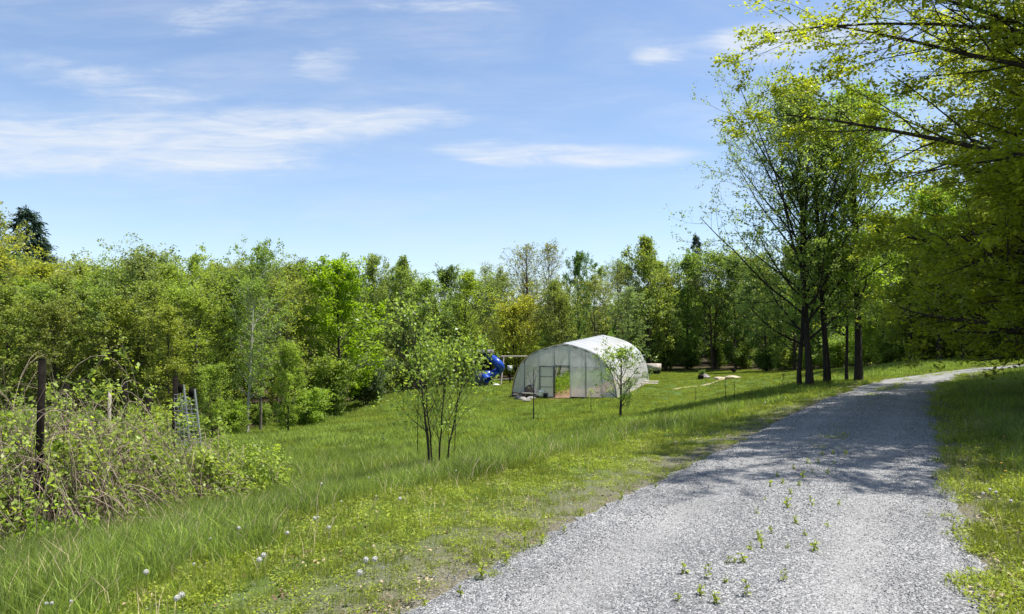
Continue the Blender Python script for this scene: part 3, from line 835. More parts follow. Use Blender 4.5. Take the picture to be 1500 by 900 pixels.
mxc = N("ShaderNodeMix"); mxc.data_type = 'RGBA'; L(mask, mxc.inputs["Factor"]); L(tint.outputs["Result"], mxc.inputs["A"]); mxc.inputs["B"].default_value = (4.5, 4.8, 5.25, 1)
CLOUDC = mxc
L(mxc.outputs["Result"], bg.inputs["Color"])
sd_ = bpy.data.lights.new("sun", 'SUN'); sd_.energy = 4.8; sd_.angle = R(.53); sd_.color = (1, .955, .88)
so = bpy.data.objects.new("sun", sd_); COL.objects.link(so)
dv_ = Vector((math.sin(SUN_AZ) * math.cos(SUN_EL), math.cos(SUN_AZ) * math.cos(SUN_EL), math.sin(SUN_EL)))
so.rotation_euler = (-dv_).to_track_quat('-Z', 'Y').to_euler(); so.location = (30, 20, 60)
sc.view_settings.view_transform = 'Standard'; sc.view_settings.look = 'None'; sc.view_settings.gamma = 1; sc.view_settings.use_curve_mapping = False
sc.view_settings.exposure = 0.8
sc.render.engine = 'CYCLES'
cy = sc.cycles
cy.max_bounces = 6; cy.diffuse_bounces = 3; cy.glossy_bounces = 2; cy.transmission_bounces = 4; cy.transparent_max_bounces = 24
cy.caustics_reflective = False; cy.caustics_refractive = False
cy.use_denoising = True
cy.denoiser = 'OPENIMAGEDENOISE'
cy.sample_clamp_indirect = 6

# ------------------------------------------------------------------ woodland edge: trees one can tell apart
def edge(kind, px, base_y, top_y, Y, label, **kw):
    """tree whose foot is at depth Y; the foot follows the ground"""
    if kind.startswith("poplar") and px < 480: kw["wide"] = kw.get("wide", 1) * .85
    return pplace(kind, px, top_y, Y, label=label, **kw)


edge("spruce0", 36, 0, 296, 56, "dark pointed spruce rising above the wood at the far left skyline", color="spruce", name="spruce_tree", wide=1.2)
edge("spruce1", 66, 0, 343, 58, "smaller dark spruce just right of the tall pointed spruce", color="spruce", name="spruce_tree", wide=1.2)
edge("airy1", -8, 0, 292, 50, "thin wispy treetop left of the dark spruce", color="olive", name="broadleaf_tree")
edge("poplar3", -18, 0, 322, 38, "yellow green tree cut by the left edge above the bramble", color="yellow", wide=1.8)
edge("poplar1", 62, 0, 362, 40, "yellow green upright tree below the dark spruces", color="yellow", wide=1.6)
edge("poplar0", 20, 0, 400, 35, "rusty olive young tree behind the tall fence post", color="rust", wide=1.5)
edge("poplar2", 85, 0, 425, 36, "low olive tree with reddish young leaves right of the tall fence post", color="rust", wide=1.5)
edge("poplar0", 120, 0, 366, 44, "slim olive green poplar with brushy top near the spruces", color="olive", wide=1.5, name="poplar_tree")
edge("poplar1", 150, 0, 372, 42, "rounded lime poplar right of the brushy olive one", color="fresh", wide=1.6, name="poplar_tree")
edge("poplar2", 203, 0, 338, 40, "tallest poplar of the left wood, grey green with a feathery tip", color="grey", wide=1.45, name="poplar_tree")
edge("airy0", 232, 0, 362, 43, "thin feathery tree right of the tallest poplar", color="grey", wide=1.0)
edge("poplar3", 262, 0, 367, 40, "narrow lime poplar with two spiky leaders", color="fresh", wide=1.2, name="poplar_tree")
edge("poplar0", 290, 0, 352, 42, "spiky topped yellow green poplar in the middle of the left wood", color="yellow", wide=1.1, name="poplar_tree")
edge("maple3", 322, 0, 380, 52, "dull blue green crown showing between the lime poplars", color="grey", wide=.7)
edge("poplar1", 347, 0, 378, 41, "broad green poplar left of the pale birch", color="mid", wide=1.6, name="poplar_tree")
edge("airy2", 386, 0, 340, 39, "pale airy birch with whitish trunk and thin grey green leaves", color="mid", bark="grey", name="birch_tree", wide=.85)
edge("airy0", 366, 0, 400, 37, "leafy young birch with a straight whitish trunk beside the taller birch", color="mid", bark="pale", name="birch_tree", wide=1.1)
edge("poplar2", 422, 0, 365, 47, "green poplar between the pale birch and the big maple", color="mid", wide=1.5, name="poplar_tree")
edge("spruce1", 445, 0, 375, 56, "thin dark conifer tip left of the big maple", color="spruce", name="spruce_tree", wide=.8)
edge("poplar3", 180, 0, 420, 37, "low dense poplar in front of the tallest poplar", color="fresh", wide=1.5, name="poplar_tree")
edge("poplar0", 248, 0, 432, 35, "thin lime sapling standing just behind the wire panels", color="yellow", wide=1.5, name="poplar_tree")
edge("bright0", 312, 0, 528, 30, "small bright round topped tree right of the wire panels", color="fresh", wide=.95)
edge("maple0", 424, 0, 492, 36, "bright leafy young maple at the meadow edge left of the big maple", color="fresh", wide=.85, name="maple_tree")
edge("maple0", 500, 0, 364, 47, "big full green maple standing out at the meadow edge", color=(.15, .25, .014), name="maple_tree", wide=1.1, bark="dark")
edge("maple1", 546, 0, 367, 60, "dull green rounded maple right of the big maple", color="grey", name="maple_tree", wide=.65)
edge("maple2", 592, 0, 371, 62, "deep green maple behind the forked apple tree", color="mid", name="maple_tree", wide=.7)
edge("maple3", 650, 0, 384, 64, "round headed dark green maple right of the forked apple tree", color="deep", name="maple_tree", wide=.65)
edge("poplar1", 620, 0, 395, 60, "leafy green tree between two round maples above the apple tree", color="mid", wide=1.5)
edge("poplar3", 682, 0, 383, 66, "pale topped lime tree left of the yellow round tree", color="fresh", wide=1.4)
edge("bare0", 715, 0, 378, 78, "thin brown twiggy tree between lime crowns over the slide", color="olive", wide=.9)
edge("airy1", 735, 0, 385, 76, "grey green thin crown behind the yellow round tree", color="grey")
edge("round0", 757, 0, 415, 67, "round yellow olive tree with many fine stems behind the greenhouse", color=(.25, .265, .045), name="willow_tree", wide=1.0)
edge("bare1", 772, 0, 350, 80, "tall nearly leafless brown tree above the yellow round tree", color="rust", bark="brown", wide=1.25)
edge("bare0", 806, 0, 345, 82, "tallest twiggy tree of the bare group behind the greenhouse", color="rust", bark="brown")
edge("round0", 818, 0, 392, 66, "brownish olive tree with bare lower stems behind the greenhouse ridge", color="olive", wide=.62, bark="brown")
edge("maple1", 847, 0, 363, 74, "narrow dark maple right of the bare treetops", color="deep", name="maple_tree", wide=.55)
edge("airy2", 872, 0, 398, 68, "thin olive tree directly above the greenhouse roof", color="olive", wide=1.1)
edge("bare1", 905, 0, 372, 80, "thin brown twiggy top left of the broad green crown", color="olive", bark="brown", wide=.8)
edge("maple2", 950, 0, 341, 85, "broad tall green crown above the pale cart", color="mid", name="maple_tree", wide=.8)
edge("airy1", 918, 0, 415, 60, "loose pale leaved tree leaning over the back of the greenhouse", color="grey", wide=1.3)
edge("maple3", 975, 0, 430, 86, "dark shaded maple over the pale cart", color="deep", name="maple_tree", wide=.9)
edge("spruce0", 1018, 0, 338, 98, "dark spruce tip left of the sparse roadside tree", color="spruce", name="spruce_tree", wide=.6)
edge("maple0", 1005, 0, 362, 89, "green tree left of the sparse roadside tree", color="mid", wide=.8)
edge("poplar2", 1045, 0, 350, 87, "fine leaved green tree seen through the sparse roadside crown", color="mid", wide=1.7)
edge("maple1", 1075, 0, 372, 84, "deep green tree seen through the sparse roadside crown", color="deep", wide=.9)
edge("maple2", 1120, 0, 380, 76, "dark tree behind the left stem of the roadside group", color="deep", wide=.9)

NP = [(42, 388, 39, "fresh", "behind the tall fence post"), (102, 384, 38, "olive", "behind the bramble's left half"), (136, 392, 39, "fresh", "behind the bramble's peak"), (168, 366, 41, "mid", "left of the tallest poplar"), (222, 392, 38, "olive", "right of the tallest poplar"),
      (5, 352, 44, "mid", "below the wispy top at the left"), (72, 398, 37, "mid", "between the tall post and the next post top"), (118, 372, 46, "yellow", "under the brushy olive poplar"), (152, 402, 37, "olive", "directly behind the bramble's peak"), (190, 374, 45, "fresh", "touching the tallest poplar"), (244, 372, 45, "mid", "behind the thick dark fence post"),
      (286, 406, 37, "fresh", "right behind the wire panels"), (318, 372, 47, "mid", "high behind the small round topped tree"), (362, 372, 47, "fresh", "behind the young birch"), (434, 376, 52, "fresh", "between birch and big maple"),
      (270, 398, 38, "fresh", "above the wire panels"), (306, 388, 40, "mid", "above the small round topped tree"), (334, 396, 41, "yellow", "left of the young birch"), (408, 388, 44, "fresh", "right of the pale birch"), (452, 392, 50, "mid", "against the big maple's left side")]
for i, (px, ty, Y, cl, lab) in enumerate(NP):
    edge(f"poplar{(i * 3 + 1) % 4}", px, 0, ty, Y, f"slender upright spring green tree {lab}", color=cl, name="young_poplar", wide=1.3 + .12 * (i % 4), bark="grey")

# trees past the lane's far side, behind the roadside group
for i, (px, ty, Y, kd, cl, lab) in enumerate([
        (1160, 350, 68, "maple3", "mid", "green tree directly behind the roadside group's thickest stems"),
        (1205, 330, 60, "maple0", "deep", "deep green tree filling the gap between the roadside stems"),
        (1290, 300, 50, "maple1", "fresh", "sunlit lime tree behind the bend of the lane"),
        (1330, 340, 45, "maple2", "yellow", "yellow green tree at the far verge where the lane bends"),
        (1362, 260, 47, "maple3", "fresh", "tall lime crown above the bend of the lane"),
        (1405, 300, 44, "maple0", "yellow", "yellow green maple right of the tree with the leaning dark trunk"),
        (1450, 240, 48, "maple1", "mid", "tall green tree beyond the end of the visible lane"),
        (1500, 260, 44, "maple2", "fresh", "lime tree on the far side where the lane leaves the view"),
        (1545, 200, 46, "maple3", "mid", "tall tree beyond the lane at the right edge")]):
    edge(kd, px, 0, ty, Y, lab, color=cl, name="maple_tree", wide=1.0)

# ------------------------------------------------------------------ interior of the wood: rows behind the edge
SKY_X = [-200, 0, 100, 200, 300, 400, 500, 600, 700, 800, 900, 960, 1050, 1150, 1300, 1500, 1700]
SKY_Y = [340, 345, 378, 375, 384, 374, 382, 390, 394, 392, 380, 362, 360, 352, 320, 270, 240]
kinds = [("maple0", "mid", "dark"), ("poplar0", "fresh", "grey"), ("maple1", "deep", "dark"), ("airy0", "grey", "grey"), ("poplar2", "mid", "grey"), ("maple2", "fresh", "dark"), ("bare0", "olive", "brown"), ("poplar3", "olive", "dark"), ("maple3", "mid", "dark"), ("bare1", "olive", "grey")]
ADJ = {"maple": "rounded broadleaf", "poplar": "slim upright", "airy": "thin feathery", "bare": "twiggy half leafless"}
ZN = [(-999, 130, "behind the bramble and the fence posts"), (130, 400, "behind the lime poplars of the left wood"), (400, 620, "behind the big maple at the meadow edge"),
      (620, 900, "behind the greenhouse and the slide"), (900, 1170, "behind the pale cart and the sandy strip"), (1170, 2500, "behind the roadside stems and the lane's bend")]
r2 = random.Random(5)
ZD = []
for row, (Yr, stp) in enumerate([(57, 75), (70, 62), (84, 52), (100, 46)]):
    px = -160 + row * 21
    while px < 1700:
        Y = Yr * (1 + r2.uniform(-.06, .06))
        if px < 450: Y *= .82
        if px > 1180: Y *= .86
        # rows closer than the meadow's far edge stay out of the meadow
        qx, qy, _ = W(px, 500, Y)
        f = in_poly(np.array([qx]), np.array([qy]), FIELD)[0] or (540 < px < 1160 and Y < 66)
        f = f or (px < 560 and False)
        if not f:
            kd, cl, bk = kinds[r2.randrange(len(kinds))]
            ty = np.interp(px, SKY_X, SKY_Y) + r2.uniform(-6, 34) + (14 if kd.startswith("maple") else 0)
            zn = next(z for z in ZN if z[0] <= px < z[1])[2]
            ad = next(v for k_, v in ADJ.items() if kd.startswith(k_))
            pplace(kd, px, ty, Y, label=f"{ad} tree in the wood {zn}", group=f"{ad} trees in the wood {zn}", color=cl, bark=bk, name="woodland_tree", wide=r2.uniform(.85, 1.25))
        px += stp * r2.uniform(.75, 1.25)

# understorey along the wood's edge
r3 = random.Random(9)
US = []
for px, Y in [(-20, 24), (10, 28), (50, 26), (90, 29), (130, 27), (165, 31), (205, 29), (240, 33), (285, 32), (340, 36), (385, 41), (455, 41), (480, 45), (535, 54), (560, 58), (590, 61), (620, 63), (655, 65), (690, 70), (745, 74), (780, 76), (820, 78), (860, 80), (905, 84),
              (935, 86), (975, 88), (1010, 89), (1050, 88), (1090, 84), (1125, 76), (1150, 70), (1190, 62), (1225, 56), (1268, 52), (1295, 49), (1325, 48), (1352, 47), (1385, 47), (1415, 47), (1445, 47), (1478, 47)]:
    x, y, _ = W(px, 500, Y)
    hgt = (r3.uniform(1.2, 2.0) if px < 400 else r3.uniform(2.2, 4.2)) * (1.0 if px < 1150 else .8)
    side = "behind the bramble" if px < 260 else "between the wire panels and the big maple" if px < 500 else "behind the apple tree and slide" if px < 740 else "behind the greenhouse" if px < 940 else "at the far end of the meadow" if px < 1160 else "past the roadside stems along the lane"
    col_ = r3.choice(["mid", "fresh", "fresh"] if px < 900 or px > 1180 else ["deep", "mid"])
    adj = {"mid": "green", "fresh": "lime green", "deep": "dark green"}[col_]
    place(f"shrub{r3.randrange(3)}", x, y, H=hgt, color=col_, name="shrub", cat="shrub", label=f"{adj} shrub at the wood's foot {side}", group=f"{adj} shrubs at the wood's foot {side}", wide=r3.uniform(1.0, 1.5), zoff=-.1)
for px in range(560, 1500, 24):
    Y = np.interp(px, [560, 740, 860, 1000, 1100, 1160, 1200, 1300, 1500], [69, 83, 92, 98, 94, 84, 70, 57, 55]) + r3.uniform(-2, 3)
    x, y, _ = W(px + r3.uniform(-8, 8), 500, Y)
    side = "behind the greenhouse and the slide" if px < 940 else "at the far end of the meadow" if px < 1160 else "past the roadside stems"
    place(f"shrub{r3.randrange(3)}", x, y, H=r3.uniform(3, 5), color=r3.choice(["mid", "deep"]), name="shrub", cat="shrub", label=f"tall shaded bush inside the wood {side}", group=f"tall shaded bushes inside the wood {side}", wide=r3.uniform(.9, 1.3), zoff=-.1)
x, y, _ = W(536, 500, 50)
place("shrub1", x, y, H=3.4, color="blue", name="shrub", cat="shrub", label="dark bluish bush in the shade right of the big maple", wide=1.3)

# distant wood behind it all: one mass
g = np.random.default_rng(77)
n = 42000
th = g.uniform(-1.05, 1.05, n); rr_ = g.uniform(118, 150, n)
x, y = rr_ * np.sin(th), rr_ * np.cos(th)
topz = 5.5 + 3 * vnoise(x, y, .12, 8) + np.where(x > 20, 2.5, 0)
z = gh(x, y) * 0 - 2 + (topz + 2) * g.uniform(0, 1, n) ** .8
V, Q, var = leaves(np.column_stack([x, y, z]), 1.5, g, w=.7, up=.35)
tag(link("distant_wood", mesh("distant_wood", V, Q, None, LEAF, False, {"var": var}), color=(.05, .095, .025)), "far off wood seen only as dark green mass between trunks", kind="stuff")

# ------------------------------------------------------------------ roadside group (left of the lane, sparse tall crowns)
HERO = {}
HERO["a"] = make_tree("roadside", 901, H=12.6, r0=.15, Rad=5.0, tb=.14, n1=44, n2=12, n3=4, prof="egg", a_lo=56, a_hi=22, up1=.55, L2=.42, up2=.35, leaf=.105, cnt=38000, sig=.075, up=.5, lw=.5, lean=.03, wob=.03, minr=.007)
HERO["b"] = make_tree("roadside", 902, H=11.5, r0=.15, Rad=2.9, tb=.24, n1=30, n2=9, n3=3, prof="vase", a_lo=62, a_hi=25, up1=.4, L2=.4, leaf=.14, cnt=15000, sig=.1, up=.6, lean=.01, wob=.025)
HERO["c"] = make_tree("roadside", 903, H=10, r0=.085, Rad=1.8, tb=.28, n1=20, n2=7, n3=3, prof="vase", a_lo=50, a_hi=20, up1=.5, leaf=.11, cnt=4600, sig=.08, up=.4, lean=.04)
LIB.update({"hero_a": HERO["a"], "hero_b": HERO["b"], "hero_c": HERO["c"]})
G_ = "stems of the roadside tree group"
LB = {"fresh": 0}
place("hero_a", 11.75, 29.5, H=13.0, color=(.15, .205, .06), bark="black", name="roadside_tree", label="tall sparse roadside tree with small pale leaves and forking dark trunk", rz=2.2, jitter=.03)
place("hero_c", 11.45, 29.8, H=9.2, color=(.15, .21, .045), bark="black", name="roadside_tree", label="slender stem leaning left beside the tall sparse roadside tree", rz=1.5, jitter=.03, wide=1.35)
place("hero_c", 12.55, 29.9, H=11.5, color=(.15, .21, .045), bark="black", name="roadside_tree", label="thin stem second from the thick straight one in the roadside group", rz=4.0, jitter=.03)
place("hero_c", 12.8, 30.2, H=11, color=(.15, .215, .035), bark="black", name="roadside_tree", label="thin leafy stem between the sparse and the straight roadside trees", rz=5.0, jitter=.03)
place("hero_b", 14.05, 30.3, H=12.8, color=(.14, .21, .028), bark="black", name="roadside_tree", label="straight thick roadside tree with dense clumped green crown", rz=.4, jitter=.03)
place("hero_c", 13.7, 30.6, H=8.5, color=(.12, .2, .02), bark="black", name="roadside_tree", label="short stem leaning left at the foot of the straight roadside tree", rz=2.8, jitter=.03)
place("hero_b", 25.2, 44, H=11.0, color=(.12, .2, .018), bark="black", name="roadside_tree", label="tree with a leaning dark trunk behind the bend of the lane", rz=3.4, jitter=.03)

# ------------------------------------------------------------------ trees on the right of the lane whose limbs hang over it
def overhang(name, seed, H, Rad, cnt, leaf=.1, tb=.08, prof="dome", **kw):
    return make_tree(name, seed, H=H, r0=.22, Rad=Rad, tb=tb, n1=46, n2=18, n3=5, prof=prof, a_lo=88, a_hi=25, up1=.22, L2=.34, L3=.42, up2=.0, leaf=leaf, cnt=cnt, sig=.075, up=.72, lw=.55, lean=.02, wob=.03, flat=.25, minr=.006, lmat=LEAF_NEAR, **kw)


LIB["over0"] = overhang("overhang", 951, 10, 4.8, 175000, leaf=.088)
LIB["over1"] = overhang("overhang", 953, 10, 4.3, 100000, leaf=.092)
LIB["over2"] = overhang("overhang", 955, 10, 4.4, 90000, leaf=.095, tb=.24)
place("over0", 13.0, 15.0, H=14.2, color=(.2, .235, .022), name="beech_tree", label="nearest lane side tree, long dark limbs reaching over the gravel from the right", rz=1.0, jitter=.02)
place("over1", 15.8, 17.2, H=15.5, color=(.215, .25, .03), name="beech_tree", label="tall lane side tree directly behind the nearest overhanging one", rz=4.0, jitter=.02)
place("over2", 17.3, 19.8, H=13.5, color=(.22, .255, .035), name="beech_tree", label="yellow green lane side tree second from the right edge", rz=2.2, jitter=.02)
place("over2", 20.2, 25.2, H=13.5, color=(.22, .255, .035), name="beech_tree", label="yellow leaved tree midway along the lane's right side", rz=3.9, jitter=.02, wide=.85)
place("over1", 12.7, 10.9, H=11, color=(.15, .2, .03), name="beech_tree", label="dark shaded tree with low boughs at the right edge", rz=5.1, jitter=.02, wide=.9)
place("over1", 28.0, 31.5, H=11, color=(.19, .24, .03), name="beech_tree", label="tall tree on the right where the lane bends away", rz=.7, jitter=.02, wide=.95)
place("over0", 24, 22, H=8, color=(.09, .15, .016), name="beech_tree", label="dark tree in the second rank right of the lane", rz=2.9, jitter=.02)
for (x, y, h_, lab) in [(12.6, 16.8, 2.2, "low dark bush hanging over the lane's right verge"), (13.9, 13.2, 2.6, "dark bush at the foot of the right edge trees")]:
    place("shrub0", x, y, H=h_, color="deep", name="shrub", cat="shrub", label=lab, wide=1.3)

# ------------------------------------------------------------------ things in the meadow
def hit(px, py, h=0.0, y0=3.0, y1=120):
    """first ground point (plus h) seen through photo pixel px, py"""
    ysam = np.arange(y0, y1, .05)
    x1, _, z1 = W(px, py, 1.0)
    xs_, zs_ = x1 * ysam, EYE + (z1 - EYE) * ysam
    d = zs_ - (gh(xs_, ysam) + gnoise(xs_, ysam) + h)
    k = np.argmax(d <= 0)
    if d[k] > 0: k = int(np.argmin(d))
    return float(xs_[k]), float(ysam[k]), float(gh(xs_[k:k + 1], ysam[k:k + 1])[0] + gnoise(xs_[k:k + 1], ysam[k:k + 1])[0])


STEEL = plain("galvanised_steel", (.42, .43, .43), rough=.45, metal=.6, noise=.15)
DARKMETAL = plain("dark_frame", (.09, .10, .10), rough=.5, metal=.2)
WOODW = plain("weathered_wood", (.3, .26, .21), rough=.85, noise=.35, nscale=14, bump=.3)
WOODD = plain("dark_timber", (.013, .011, .009), rough=1, spec=.05, noise=.4, nscale=20, bump=.3)
PALE = plain("pale_plank", (.52, .47, .38), rough=.85, noise=.25, nscale=10)
SOIL = plain("bare_soil", (.42, .25, .15), rough=.95, noise=.35, nscale=6, bump=.5)
BLUE = plain("blue_plastic", (.015, .07, .42), rough=.28, noise=.06, nscale=2, spec=.6)
WHITE = plain("white_plastic", (.75, .74, .7), rough=.5, noise=.15, nscale=6)
ROOFG = plain("grey_roof", (.12, .115, .11), rough=.8, noise=.2)
STONE = plain("field_stone", (.25, .23, .21), rough=.9, noise=.4, nscale=7, bump=.4)


def filmmat(name, clear, col, rough=.3, fr=.5):
    m, nt, N, L = newmat(name)
    out = N("ShaderNodeOutputMaterial")
    t = N("ShaderNodeBsdfTransparent"); t.inputs[0].default_value = (.97, .985, .98, 1)
    d = N("ShaderNodeBsdfDiffuse"); d.inputs[0].default_value = (*col, 1)
    tl = N("ShaderNodeBsdfTranslucent"); tl.inputs[0].default_value = (*col, 1)
    gl = N("ShaderNodeBsdfGlossy"); gl.inputs["Roughness"].default_value = rough; gl.inputs[0].default_value = (.9, .9, .9, 1)
    m1 = N("ShaderNodeMixShader"); m1.inputs[0].default_value = fr; L(d.outputs[0], m1.inputs[1]); L(tl.outputs[0], m1.inputs[2])
    tc = N("ShaderNodeTexCoord"); no = N("ShaderNodeTexNoise"); no.inputs["Scale"].default_value = 1.1; no.inputs["Detail"].default_value = 5; no.inputs["Distortion"].default_value = 1.0; L(tc.outputs["Object"], no.inputs["Vector"])
    mr = N("ShaderNodeMapRange"); mr.inputs["From Min"].default_value = .3; mr.inputs["From Max"].default_value = .7; mr.inputs["To Min"].default_value = 1 - clear - .1; mr.inputs["To Max"].default_value = 1 - clear + .12
    L(no.outputs["Fac"], mr.inputs["Value"])
    m2 = N("ShaderNodeMixShader"); L(mr.outputs[0], m2.inputs[0]); L(t.outputs[0], m2.inputs[1]); L(m1.outputs[0], m2.inputs[2])
    fz = N("ShaderNodeFresnel"); fz.inputs[0].default_value = 1.45
    m3 = N("ShaderNodeMixShader"); L(fz.outputs[0], m3.inputs[0]); L(m2.outputs[0], m3.inputs[1]); L(gl.outputs[0], m3.inputs[2])
    bp = N("ShaderNodeBump"); bp.inputs["Strength"].default_value = .35; bp.inputs["Distance"].default_value = .05; L(no.outputs["Fac"], bp.inputs["Height"])
    for s_ in (d, tl, gl): L(bp.outputs[0], s_.inputs["Normal"])
    L(m3.outputs[0], out.inputs[0])
    return m


COVER = filmmat("greenhouse_cover_film", .4, (1, 1, 1), fr=.42)
FRONT = filmmat("greenhouse_end_film", .34, (1, 1, 1), fr=.42)

# ---- hoop greenhouse
z0 = g1(*TO); zr = g1(TO[0] - math.sin(TA) * TL, TO[1] + math.cos(TA) * TL)
gr = empty("hoop_greenhouse", (TO[0], TO[1], z0), TA)
tag(gr, "pointed arch hoop greenhouse covered in milky plastic film, door open", "greenhouse")
SL = (zr - z0) / TL
PRX = np.array([0, 80, 173, 240, 310, 355, 378, 390, 395]) * 3.55 / 395
PRZ = np.array([375, 360, 335, 308, 255, 190, 125, 70, 0]) * 3.72 / 395
half_t = np.linspace(0, 1, 33)
dd = np.r_[0, np.cumsum(np.hypot(np.diff(PRX), np.diff(PRZ)))]; dd /= dd[-1]


def smooth(v, k=2):
    for _ in range(k): v = np.r_[v[0], (v[:-2] + 2 * v[1:-1] + v[2:]) / 4, v[-1]]
    return v


AX, AZ = smooth(np.interp(half_t, dd, PRX)), smooth(np.interp(half_t, dd, PRZ))
ARX = np.r_[-AX[::-1], AX[1:]]; ARZ = np.r_[AZ[::-1], AZ[1:]]


def archz(x): return float(np.interp(abs(x), AX, AZ))


def zb(v): return SL * v


NH = 10
for i in range(NH):
    v_ = TL * i / (NH - 1)
    r_ = .03 if 0 < i < NH - 1 else .042
    link("hoop", Acc().tube(np.column_stack([ARX * .992, np.full(len(ARX), v_), ARZ * .992 + zb(v_) - .05]), r_, 6).mesh("hoop", STEEL if 0 < i < NH - 1 else DARKMETAL, True), gr)
# cover: dips a little between hoops
nv = (NH - 1) * 6 + 1
vv = np.linspace(-.04, TL + .04, nv)
dip = .035 * np.sin(np.pi * np.clip(vv / TL, 0, 1) * (NH - 1)) ** 2
V = []
nrmx = np.gradient(ARZ); nrmz = -np.gradient(ARX); nl = np.hypot(nrmx, nrmz); nrmx /= -nl; nrmz /= -nl
sgn = np.sign(nrmz.mean()) or 1
for a_, d_ in zip(vv, dip):
    off = .038 - d_
    V.append(np.column_stack([ARX + nrmx * sgn * off, np.full(len(ARX), a_), ARZ + nrmz * sgn * off + zb(a_)]))
na = len(ARX)
idx = np.arange(nv * na).reshape(nv, na)
Q = np.stack([idx[:-1, :-1], idx[:-1, 1:], idx[1:, 1:], idx[1:, :-1]], -1).reshape(-1, 4)
link("plastic_cover", mesh("plastic_cover", np.vstack(V), Q, None, COVER, True), gr)
ac = Acc()
for xo in (0, -1.9, 1.9):
    ac = Acc().tube([(xo, 0, archz(xo) - .09), (xo, TL, archz(xo) - .09 + zb(TL))], .022, 6); link("purlin", ac.mesh("purlin", STEEL, True), gr)
for s_ in (-1, 1):
    link("baseboard", Acc().box((s_ * 3.55, TL / 2, .02 + zb(TL / 2)), (.05, TL, .26), rotx(math.atan(SL))).mesh("baseboard", WOODW), gr)
link("baseboard", Acc().box((2.0, -.03, .04), (2.98, .05, .16)).mesh("baseboard", WOODD), gr)
link("baseboard", Acc().box((-2.04, -.03, .04), (2.92, .05, .14)).mesh("baseboard", WOODD), gr)
studs = [-2.65, -1.6, -.56, .5, 1.55, 2.6]
for v_ in (0.0, TL):
    for u_ in studs:
        link("stud", Acc().box((u_, v_ + .0, (archz(u_) - .05) / 2 + zb(v_)), (.05, .06, archz(u_) - .06)).mesh("stud", STEEL if v_ else DARKMETAL), gr)
    for a_, b_ in ((-3.4, -.6), (-.52, .46), (.54, 3.4)):
        if v_ == 0 or a_ != -.52:
            link("cross_rail", Acc().box(((a_ + b_) / 2, v_ + .003, 2.02 + zb(v_)), (b_ - a_, .045, .05)).mesh("cross_rail", STEEL if v_ else DARKMETAL), gr)
link("cross_rail", Acc().box((-.03, .003, 2.1), (.98, .05, .06)).mesh("cross_rail", DARKMETAL), gr)


def endfilm(v_, hole, mat):
    us = np.unique(np.r_[np.linspace(-3.51, 3.51, 47), hole[0], hole[1]])
    V, Q = [], []
    for a_, b_ in zip(us[:-1], us[1:]):
        inh = a_ >= hole[0] - 1e-6 and b_ <= hole[1] + 1e-6
        lo = hole[2] if inh else .0
        k = len(V)
        wv = lambda u_: v_ - .035 + .012 * math.sin(u_ * 9)
        V += [(a_, wv(a_), lo + zb(v_)), (b_, wv(b_), lo + zb(v_)), (b_, wv(b_), archz(b_) * .992 + zb(v_)), (a_, wv(a_), archz(a_) * .992 + zb(v_))]
        Q.append((k, k + 1, k + 2, k + 3))
    return mesh("end_film", V, Q, None, mat, True)


link("end_film", endfilm(0, (-.54, .48, 2.12), FRONT), gr)
link("end_film", endfilm(TL, (-.54, .48, 2.0), FRONT), gr)
# door panel slid to the left
df = Acc()
for u_ in (-1.54, -.6): df.box((u_, -.12, 1.04), (.05, .04, 2.04))
for z_ in (.04, .72, 1.38, 2.04): df.box((-1.07, -.121, z_), (.9, .036, .05 if z_ in (.04, 2.04) else .03))
dr = link("door", df.mesh("door", DARKMETAL), gr)
link("door_film", mesh("door_film", [(-1.53, -.1, .05), (-.62, -.1, .05), (-.62, -.1, 2.03), (-1.53, -.1, 2.03)], [(0, 1, 2, 3)], None, filmmat("door_film", .2, (.85, .88, .78))), dr)
link("door_handle", Acc().tube([(-.66, -.15, 1.0), (-.66, -.19, 1.02), (-.66, -.19, 1.18), (-.66, -.15, 1.2)], .012, 5).mesh("door_handle", STEEL), dr)

# floor inside: soil, and a planted bed
fx = np.linspace(-3.45, 3.45, 30); fy = np.linspace(-.9, TL, 40); FX, FY = np.meshgrid(fx, fy)
inside = (FY > 0) | (np.abs(FX + .1) < .75 + .2 * np.sin(FY * 5))
FZ = zb(FY) + .03 + .10 * vnoise(FX, FY, 1.6, 3) + .3 * np.exp(-((FX - 1.6) / .9) ** 2) * (FY > .8) + np.where(inside, 0, -.4) - .06 * (FY < 0)
idx = np.arange(FX.size).reshape(FX.shape)
Q = np.stack([idx[:-1, :-1], idx[:-1, 1:], idx[1:, 1:], idx[1:, :-1]], -1).reshape(-1, 4)
lo = link("soil_floor", mesh("soil_floor", np.stack([FX.ravel(), FY.ravel(), FZ.ravel()], 1), Q, None, SOIL, True)); lo.location = gr.location; lo.rotation_euler = gr.rotation_euler
tag(lo, "orange brown bare soil on the greenhouse floor and in its doorway", kind="structure")
g = np.random.default_rng(5)
for bi, (uc, lab) in enumerate(((-1.55, "leafy green crop rows on the left inside the plastic greenhouse"), (.35, "leafy green crop seen through the open greenhouse doorway"))):
    n = 5000
    yy_ = g.uniform(.8 if bi == 0 else 4.5, TL - .4, n); xx_ = uc + g.normal(size=n) * (.75 if bi == 0 else .35)
    zz_ = zb(yy_) + .08 + g.uniform(0, 1, n) * (.55 + .5 * vnoise(xx_, yy_, 1.2, 2)) * (1.2 if bi else 1)
    V, Q, var = leaves(np.column_stack([xx_, yy_, zz_]), .13, g, w=.6, up=.5)
    o = link("crop_row", mesh("crop_row", V, Q, None, LEAF, False, {"var": var}), color=(.16, .27, .03)); o.location = gr.location; o.rotation_euler = gr.rotation_euler
    tag(o, lab, "crops")

